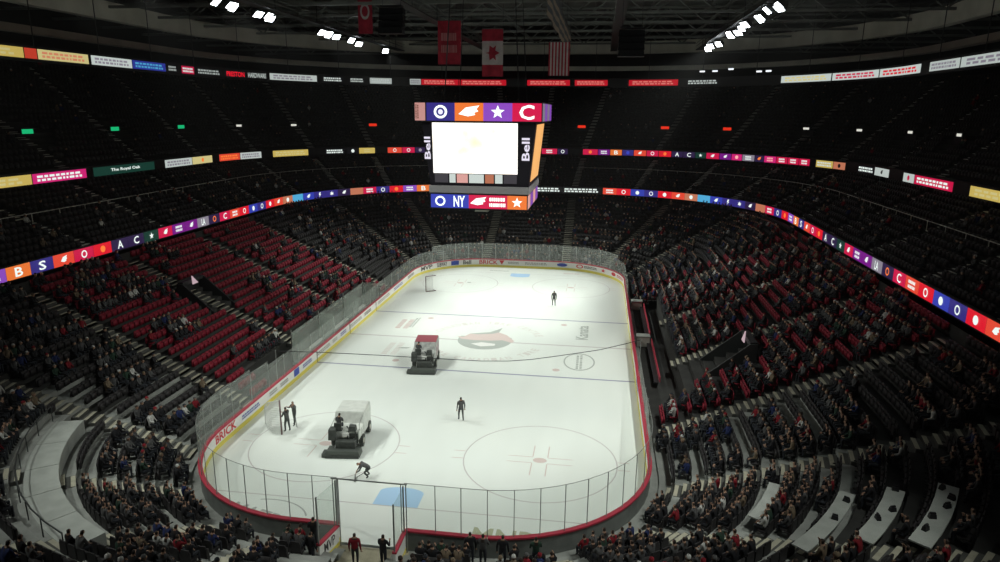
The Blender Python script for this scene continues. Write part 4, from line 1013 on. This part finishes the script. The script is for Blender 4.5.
# ------------------------------------------------------------------ scoreboard
sb = thing('hanging_scoreboard', 'large lit four sided scoreboard hanging over centre ice', 'scoreboard', (0, 0, 12.6))
def sb_part(name, mb, m, parent=sb): return mb.build(name, m, parent)
# inverted tapering body
def frus(x0, y0, z0, x1, y1, z1, cx=0, cx1=None):
    cx1 = cx if cx1 is None else cx1; mb = MB()
    mb.add([(cx - x0, -y0, z0), (cx + x0, -y0, z0), (cx + x0, y0, z0), (cx - x0, y0, z0), (cx1 - x1, -y1, z1), (cx1 + x1, -y1, z1), (cx1 + x1, y1, z1), (cx1 - x1, y1, z1)], [(0, 3, 2, 1), (4, 5, 6, 7), (0, 1, 5, 4), (1, 2, 6, 5), (2, 3, 7, 6), (3, 0, 4, 7)]); return mb
sb_part('body', frus(3.95, 4.0, 1.6, 4.5, 4.42, 6.9), mat('board_casing', (.012, .01, .016), .5))
sb_part('lower_shelf', frus(4.05, 4.3, 1.3, 4.05, 4.3, 1.85), mat('shelf_grey', (.3, .29, .3), .5))
sb_part('lower_ring', frus(3.95, 4.3, 0, 3.95, 4.3, 1.25), M['black'])
sb_part('upper_ring', frus(5.0, 4.7, 6.85, 5.0, 4.7, 8.4), M['black'])
def front(x0, x1, z0, z1, y, m, name, y1=None):
    y1 = y if y1 is None else y1
    mb = MB(); mb.add([(x0, y, z0), (x1, y, z0), (x1, y1, z1), (x0, y1, z1)], [(0, 1, 2, 3)]); return sb_part(name, mb, m)
def yf(z): return -(4.0 + .42 * (z - 1.6) / 5.3) - .02      # body front plane
scr = bpy.data.materials.new('screen_image'); scr.use_nodes = True
nt = scr.node_tree; nt.nodes.clear(); out = nt.nodes.new('ShaderNodeOutputMaterial'); em = nt.nodes.new('ShaderNodeEmission'); tc = nt.nodes.new('ShaderNodeTexCoord'); nz = nt.nodes.new('ShaderNodeTexNoise'); nz.inputs['Scale'].default_value = .45
cr = nt.nodes.new('ShaderNodeValToRGB'); cr.color_ramp.elements[0].position = .22; cr.color_ramp.elements[0].color = (1, .78, .42, 1); cr.color_ramp.elements[1].position = .5; cr.color_ramp.elements[1].color = (1, .97, .92, 1)
em.inputs[1].default_value = 1.5
nt.links.new(tc.outputs['Object'], nz.inputs[0]); nt.links.new(nz.outputs['Fac'], cr.inputs[0]); nt.links.new(cr.outputs[0], em.inputs[0]); nt.links.new(em.outputs[0], out.inputs[0])
front(-3.7, 3.1, 2.85, 6.8, yf(2.85), scr, 'video_screen', yf(6.8))['label'] = 'glowing white video screen'
# strip of small emblems under the picture
mb = MB(); mats = []
for k, (a, b, c_) in enumerate([(-3.6, -2.5, 'grey'), (-2.4, -1.9, 'white'), (-1.8, -.9, 'pink'), (-.8, .4, 'white'), (.5, 1.2, 'tan'), (1.3, 1.9, 'white'), (2., 3.05, 'grey')]):
    mb.add([(a, yf(2.1) - .02, 2.1), (b, yf(2.1) - .02, 2.1), (b, yf(2.8) - .02, 2.8), (a, yf(2.8) - .02, 2.8)], [(0, 1, 2, 3)], k); mats.append(L_(col[c_], .7 if c_ != 'grey' else .15))
sb_part('emblem_strip', mb, mats)
for x, lh in ((-4.17, .5), (3.75, .62)):
    mb = MB(); put2d(mb, text2d('Bell'), lambda u, v: (x + .3 - v * lh, yf(4 + u * 1.75) - .03, 3.95 + u * 1.75)); sb_part('lettering', mb, L_((.9, .85, 1), .9))
def ring_tiles(x0, x1, z0, z1, y, lst, st=1.):
    n = len(lst)
    for k, (c_, sh_, f_) in enumerate(lst):
        a = x0 + (x1 - x0) * k / n; b = x0 + (x1 - x0) * (k + 1) / n; mb = MB(); mb.add([(a, y, z0), (b, y, z0), (b, y, z1), (a, y, z1)], [(0, 1, 2, 3)])
        mats = [L_(col[c_], st)]
        if sh_:
            h = (z1 - z0) * .82; w = h * (1.05 if sh_ not in ('rows', 'wing') else 1.5); mx_ = (a + b) / 2
            put2d(mb, shape(sh_), lambda u, v: (mx_ + (u - .5) * w, y - .03, (z0 + z1) / 2 + (v - .5) * h), 1); mats.append(L_(col[f_], 1.5))
        sb_part('crest_panel', mb, mats)
ring_tiles(-4.98, -4.15, 6.95, 8.3, -4.73, [('pink', None, 'tan')], .55)
mb = MB(); put2d(mb, shape('rows'), lambda u, v: (-4.95 + .3 * v, -4.76, 7.1 + u * 1.1)); sb_part('printed_line', mb, L_(col['tan'], .2))
ring_tiles(-4.05, 4.95, 6.95, 8.3, -4.73, [('navy', 'ring', 'white'), ('orange', 'wing', 'white'), ('violet', 'star', 'white'), ('crimson', 'C', 'white')], .9)
mb = MB(); mb.add([(x, -4.78, z) for x, z in ngon(-2.92, 7.62, .2, .2, 12)], [tuple(range(12))]); sb_part('crest_centre', mb, L_((.85, .85, 1), 1.1))
ring_tiles(-3.9, 3.9, .1, 1.18, -4.33, [('blue', 'ring', 'white'), ('blue', 'NY', 'white'), ('crimson', 'wing', 'white'), ('crimson', 'rows', 'white'), ('orange', 'star', 'white')], .9)
# right-hand face of the board
def rface(y0, y1, z0, z1, xa, xb, m, name):
    mb = MB(); mb.add([(xa, y0, z0), (xa, y1, z0), (xb, y1, z1), (xb, y0, z1)], [(0, 1, 2, 3)]); return sb_part(name, mb, m)
rface(-3.4, 3.4, 2.2, 6.7, 3.95 + .55 * .6 / 5.3 + .03, 3.95 + .55 * 5.1 / 5.3 + .03, L_((1, .5, .16), .95), 'side_screen')
for k, c_ in enumerate(('navy', 'orange', 'violet', 'crimson')):
    rface(-4.6 + 2.3 * k, -2.4 + 2.3 * k, 6.95, 8.3, 5.03, 5.03, L_(col['violet' if k % 2 else 'grey'], .7), 'crest_panel')
    rface(-4.3 + 2.15 * k, -2.3 + 2.15 * k, .1, 1.18, 3.98, 3.98, L_(col['violet' if k % 2 else 'pink'], .7), 'crest_panel')
# the other two faces carry the same screens
mb = MB(); mb.add([(3.4, 4.25, 2.4), (-3.4, 4.25, 2.4), (-3.4, 4.47, 6.7), (3.4, 4.47, 6.7)], [(0, 1, 2, 3)]); sb_part('rear_screen', mb, L_((1, .9, .8), 1.))
mb = MB(); mb.add([(-4.07, 3.4, 2.4), (-4.07, -3.4, 2.4), (-4.52, -3.4, 6.7), (-4.52, 3.4, 6.7)], [(0, 1, 2, 3)]); sb_part('side_screen', mb, L_((1, .5, .16), .95))
mb = MB(); mb.box((-.1, -2, -.22), (1.1, .8, .45), 0, 0, .9); sb_part('camera_box', mb, M['duct'])
for x in (-3, 3):
    for y in (-3, 3):
        mb = MB(); mb.tube([(x, y, 8.4), (x * .8, y * .8, 19.2)], .05, 5); sb_part('hoist_cable', mb, M['steel'])

# ------------------------------------------------------------------ roof
mb = MB(); mb.box((0, 5, 36.2), (150, 180, .4)); struct('ceiling', mb, mat('roof_deck', (.16, .175, .165), .8, noise=.2, nscale=.3))
for nm, c_, d_ in (('wall_left', (-66, 5, 17), (.5, 180, 38)), ('wall_right', (66, 5, 17), (.5, 180, 38)), ('wall_far', (0, 86, 17), (132, .5, 38)), ('wall_near', (0, -82, 17), (132, .5, 38))):
    mb = MB(); mb.box(c_, d_); struct(nm, mb, mat(nm, (.03, .03, .03), .9))
for k, y in enumerate(range(-45, 82, 9)):
    mb = MB(); w = 62
    for z_ in (31.6, 34.6): mb.box((0, y, z_), (2 * w, .35, .3))
    nseg = 31
    for j in range(nseg):
        x0, x1 = -w + 2 * w * j / nseg, -w + 2 * w * (j + 1) / nseg
        mb.tube([(x0, y, 31.6 if j % 2 else 34.6), (x1, y, 34.6 if j % 2 else 31.6)], .1, 4)
    struct('ceiling_truss', mb, M['truss'] if 'truss' in M else M.setdefault('truss', mat('truss_grey', (.17, .18, .17), .6)))
for x in range(-56, 57, 8):
    mb = MB(); mb.box((x, 18, 35.3), (.25, 128, .35)); struct('ceiling_purlin', mb, M['truss'])
# ring ducts above the upper tier
P5 = RR(47, 66, 38)
for nm, o_, z0, z1 in (('ceiling_ring_beam', 0, 30.2, 32.2), ('ceiling_inner_beam', -.5, 27.4, 28.1)):
    mb = MB(); band(mb, P5, 0, P5.c[5] + 6, o_, o_ + 1.2, z0, z1, 0, 2.); struct(nm, mb, M['duct'])
# hanger posts between the ring beam and the top ribbon
for t in np.linspace(8, P3.c[5], 26):
    x, y, nx, ny = P3.at(t); mb = MB(); mb.box((x + nx * .3, y + ny * .3, 30.0), (.07, .07, 8.6)); struct('ceiling_post', mb, M['steel'])
# catwalks
for x in (-25.4, 24.8, -10.4, 11):
    g = thing('catwalk', {-25.4: 'long steel catwalk under the roof carrying the left row of lamps', 24.8: 'long steel catwalk under the roof carrying the right row of lamps', -10.4: 'dark steel catwalk under the roof just left of the scoreboard', 11: 'dark steel catwalk under the roof just right of the scoreboard'}[x], 'catwalk', (x, 10, 30.5))
    mb = MB(); mb.box((0, 0, 0), (1.1, 108, .12)); mb.build('deck', M['steel'], g)
    for s in (-.55, .55):
        
        for hz in (1.0, .55): mb = MB(); mb.box((s, 0, hz), (.05, 108, .05)); mb.build('hand_rail', M['truss'], g)
    for k in range(10):
        mb = MB(); mb.box((0, -50 + k * 11, 2.5), (.08, .08, 5.)); mb.build('hanger', M['steel'], g)

# floodlights
lampm = led('lamp_glow', (.9, .97, 1.), 14)
def flood():
    g = thing('hanging_floodlight', 'x', 'lamp')
    mb = MB(); mb.box((0, 0, .1), (.95, .8, .5), 0, 0, .75); mb.build('housing', M['steel'], g)
    mb = MB(); mb.box((0, 0, -.17), (.85, .7, .04)); mb.build('lens', lampm, g)
    mb = MB(); mb.tube([(-.52, 0, -.1), (-.52, 0, .5), (.52, 0, .5), (.52, 0, -.1)], .04, 5); mb.build('yoke', M['black'], g)
    return g
fl0 = flood(); first = True
LY = [-42, -30, -18, -8, 3, 5.2, 6.6, 11.0, 12.4, 14.2, 27, 28.5, 30, 32, 36.5, 41.5, 53]
RY = [-42, -30, -18, -8, 9.5, 11.1, 12.5, 17.5, 18.9, 23, 26.5, 30.6, 32, 33.6, 44.5, 47.5, 52]
for sx, ys in ((-1, LY), (1, RY)):
    for k, y in enumerate(ys):
        f_ = fl0 if first else copy_tree(fl0); first = False
        x = sx * 25.4 + (.0 if sx < 0 else -.6) + ((k % 3) - 1) * .35
        tx, ty = -sx * 2.5 + sx * (4 if k % 2 else -3), max(-30, min(22, y * .62 + (-4 if k % 2 else 3)))
        if y == -42: tx, ty = sx * 9, -31
        f_.location = (x, y, 29.75); f_.scale = (1.15, 1.15, 1)
        d = Vector((tx - x, ty - y, -29.7)); q_ = d.to_track_quat('-Z', 'Y'); f_.rotation_euler = q_.to_euler()
        f_.rotation_euler = (0, 0, 0)
        for ch in f_.children:
            if not ch.name.startswith('yoke'): ch.rotation_euler = q_.to_euler()
        tag(f_, 'bright white floodlight in the %s row under the roof' % ('left' if sx < 0 else 'right'), 'lamp', 'floodlights of the %s row' % ('left' if sx < 0 else 'right'))
        near = y < 0
        if k % 2 == 0 or near:
            li = bpy.data.lights.new('spot', 'SPOT'); li.energy = (8500 if y == -42 else 12800) if near else 11500; li.spot_size = math.radians((50 if y == -42 else 60) if near else 46); li.spot_blend = .6; li.shadow_soft_size = .4; li.color = (.95, 1., .93)
            lo = bpy.data.objects.new('spot', li); C.objects.link(lo); lo.location = Vector((x, y, 29.75)) + d.normalized() * .4; lo.rotation_euler = q_.to_euler()

# small far lights under the roof
for (t, P, z_) in ((134.5, P3, 26.6), (136.5, P3, 26.6), (139, P3, 26.8), (143.5, P3, 26.3), (145, P3, 26.3)):
    x, y, nx, ny = P.at(t); mb = MB(); mb.box((0, 0, 0), (.7, .3, .22)); mb.box((0, 0, .16), (.5, .25, .1), 1)
    o = mb.build('hanging_work_light', [L_((.9, .95, 1), 1.2), M['black']]); o.location = (x, y, z_); o.rotation_euler = (0, 0, math.atan2(ny, nx) + PI / 2)
    tag(o, 'small white work light above the highest ribbon, right of the scoreboard', 'lamp', 'work lights above the highest ribbon')

# ------------------------------------------------------------------ flags, banners and speakers
def cloth(w, h, nx_, nz_, amp, ph, mfun):
    mb = MB()
    for j in range(nz_ + 1):
        for i in range(nx_ + 1):
            u, v = i / nx_, j / nz_; mb.v.append(((u - .5) * w, amp * math.sin(u * 9 + ph) * (1 - v * .5), (v - 1) * h))
    for j in range(nz_):
        for i in range(nx_):
            a = j * (nx_ + 1) + i; mb.f.append((a, a + 1, a + nx_ + 2, a + nx_ + 1)); mb.m.append(mfun((i + .5) / nx_, (j + .5) / nz_))
    return mb
M['flag_red'] = mat('flag_red', (.3, .018, .035), .85, noise=.25, nscale=1.5); M['flag_white'] = mat('flag_white', (.42, .38, .38), .85, noise=.15, nscale=1.5); M['flag_blue'] = mat('flag_blue', (.03, .04, .16), .8); M['flag_tan'] = mat('flag_tan', (.5, .4, .28), .8)
for m in ('flag_red', 'flag_white', 'flag_blue', 'flag_tan'):
    nt = M[m].node_tree; b = nt.nodes['Principled BSDF']; b.inputs['Transmission Weight'].default_value = 0
def flagpole(g, w):
    mb = MB(); mb.tube([(-w / 2 - .1, 0, .03), (w / 2 + .1, 0, .03)], .04, 6); mb.build('hanging_rod', M['steel'], g)
    for s in (-w / 2, w / 2):
        mb = MB(); mb.tube([(s, 0, .03), (s, 0, 2.6)], .015, 4); mb.build('hanging_wire', M['steel'], g)
g = thing('canadian_flag', 'red and white flag with red maple leaf hanging above the scoreboard', 'flag', (-2.75, 20, 29.1))
cloth(2.35, 5.0, 14, 20, .08, 0, lambda u, v: 0 if (v < .27 or v > .73) else 1).build('cloth', [M['flag_red'], M['flag_white']], g)
mb = MB(); put2d(mb, shape('leaf'), lambda u, v: ((v - .5) * 1.6, .08 * math.sin((.5 + (v - .5) * 1.6 / 2.35) * 9) * .75 - .03, -2.5 + (u - .5) * 1.75)); mb.build('maple_leaf', M['flag_red'], g); flagpole(g, 2.35)
g = thing('striped_flag', 'upright striped red and pale flag hanging right of the maple leaf flag', 'flag', (4.6, 20, 27.7))
cloth(2.3, 3.5, 26, 14, .08, 1, lambda u, v: 0 if int(u * 13) % 2 == 0 else 1).build('cloth', [M['flag_red'], M['flag_white']], g); flagpole(g, 2.3)
for k, y in enumerate((-1, 9, 19, 29)):
    g = thing('striped_banner', 'tan and white striped banner hung edge on above the striped flag', 'banner', (5.0, y + 3, 30.3), PI / 2, 'striped banners in a line under the roof')
    cloth(9.6, 2.7, 16, 12, .06, k, lambda u, v: 0 if int(v * 6) % 2 == 0 else 1).build('cloth', [M['flag_tan'], M['steel']], g); flagpole(g, 8.6)
def champ(loc, w, h, label, extra):
    g = thing('team_banner', label, 'banner', loc)
    cloth(w, h, 10, 14, .06, loc[0], lambda u, v: 0).build('cloth', M['flag_red'], g)
    mb = MB(); put2d(mb, shape(extra), lambda u, v: ((u - .5) * w * .7, -.09, -h * .5 + (v - .5) * h * (.55 if extra == 'rows' else .4))); mb.build('pattern', M['flag_white'] if extra != 'rows' else mat('faded_print', (.42, .16, .17), .8), g); flagpole(g, w)
champ((-7.6, 20, 30.0), 2.6, 4.6, 'red banner with pale diagonal lettering, left of the maple leaf flag', 'rows')
champ((-17.2, 20, 33.4), 1.7, 4.7, 'dark red banner with a pale oval emblem, farther left at the top', 'ring')
for x, z_, lb in ((-6.6, 26.9, 'black speaker cabinet cluster hanging left of the maple leaf flag'), (11.4, 25.2, 'black speaker cabinet cluster hanging right of the scoreboard')):
    g = thing('speaker_cluster', lb, 'speaker', (x, -5, z_))
    for j in range(4):
        mb = MB(); mb.box((0, .12 * j, -.35 + .48 * j - .4), (1.9, .8, .44), 0, 0, .95); mb.build('cabinet', M['black'], g)
    mb = MB(); mb.box((0, .2, 1.05), (1.7, .6, .08)); mb.build('frame', M['steel'], g)
    for s in (-.7, .7):
        mb = MB(); mb.tube([(s, .2, 1.05), (s, .2, 4.2)], .02, 4); mb.build('hanging_wire', M['steel'], g)

# people standing by the near boards
STD = [body_mesh(standing(.05, 'down')), body_mesh(standing(.04, 'hold'))]
for me in STD: dress(me)
for x, y, a, v, jk, lb in ((-3.1, -31.2, .2, 1, 'black', 'person in black coat standing at the boards left of the rink entrance'), (-2.75, -32.3, -.3, 0, 'black', 'person in black coat standing just behind the left gate leaf'), (-.75, -32.1, .1, 0, 'red', 'person in red hooded jacket standing in the rink entrance'),
                             (.55, -32.0, -.2, 1, 'black', 'person in black jacket standing in the rink entrance beside the right gate leaf'), (4.4, -31.2, .3, 0, 'black', 'person in black standing against the near boards, first right of the entrance'), (5.0, -31.25, 0, 1, 'charcoal', 'person in charcoal standing against the near boards, second right of the entrance'),
                             (5.9, -31.2, 0, 0, 'black', 'person in black standing against the near boards, third right of the entrance'), (7.4, -31.1, .2, 1, 'green', 'person in dark green jacket standing against the near boards below the curved corner')):
    person(STD[v], lb, (x, y, .0), a, jk)

# ------------------------------------------------------------------ world and output look
w = bpy.data.worlds.new('world'); sc.world = w; w.use_nodes = True
w.node_tree.nodes['Background'].inputs[0].default_value = (.5, .55, .6, 1); w.node_tree.nodes['Background'].inputs[1].default_value = .002
vs = w.node_tree.nodes.new('ShaderNodeVolumeScatter'); vs.inputs['Density'].default_value = HAZE; vs.inputs['Anisotropy'].default_value = .35
w.node_tree.links.new(vs.outputs[0], w.node_tree.nodes['World Output'].inputs['Volume'])
sc.cycles.volume_bounces = 0
sc.view_settings.view_transform = 'Standard'; sc.view_settings.look = 'None'; sc.view_settings.gamma = 1; sc.view_settings.use_curve_mapping = False
sc.view_settings.exposure = 0
sc.cycles.use_denoising = True; sc.cycles.max_bounces = 5; sc.cycles.diffuse_bounces = 3; sc.cycles.transparent_max_bounces = 16; sc.cycles.sample_clamp_indirect = 3
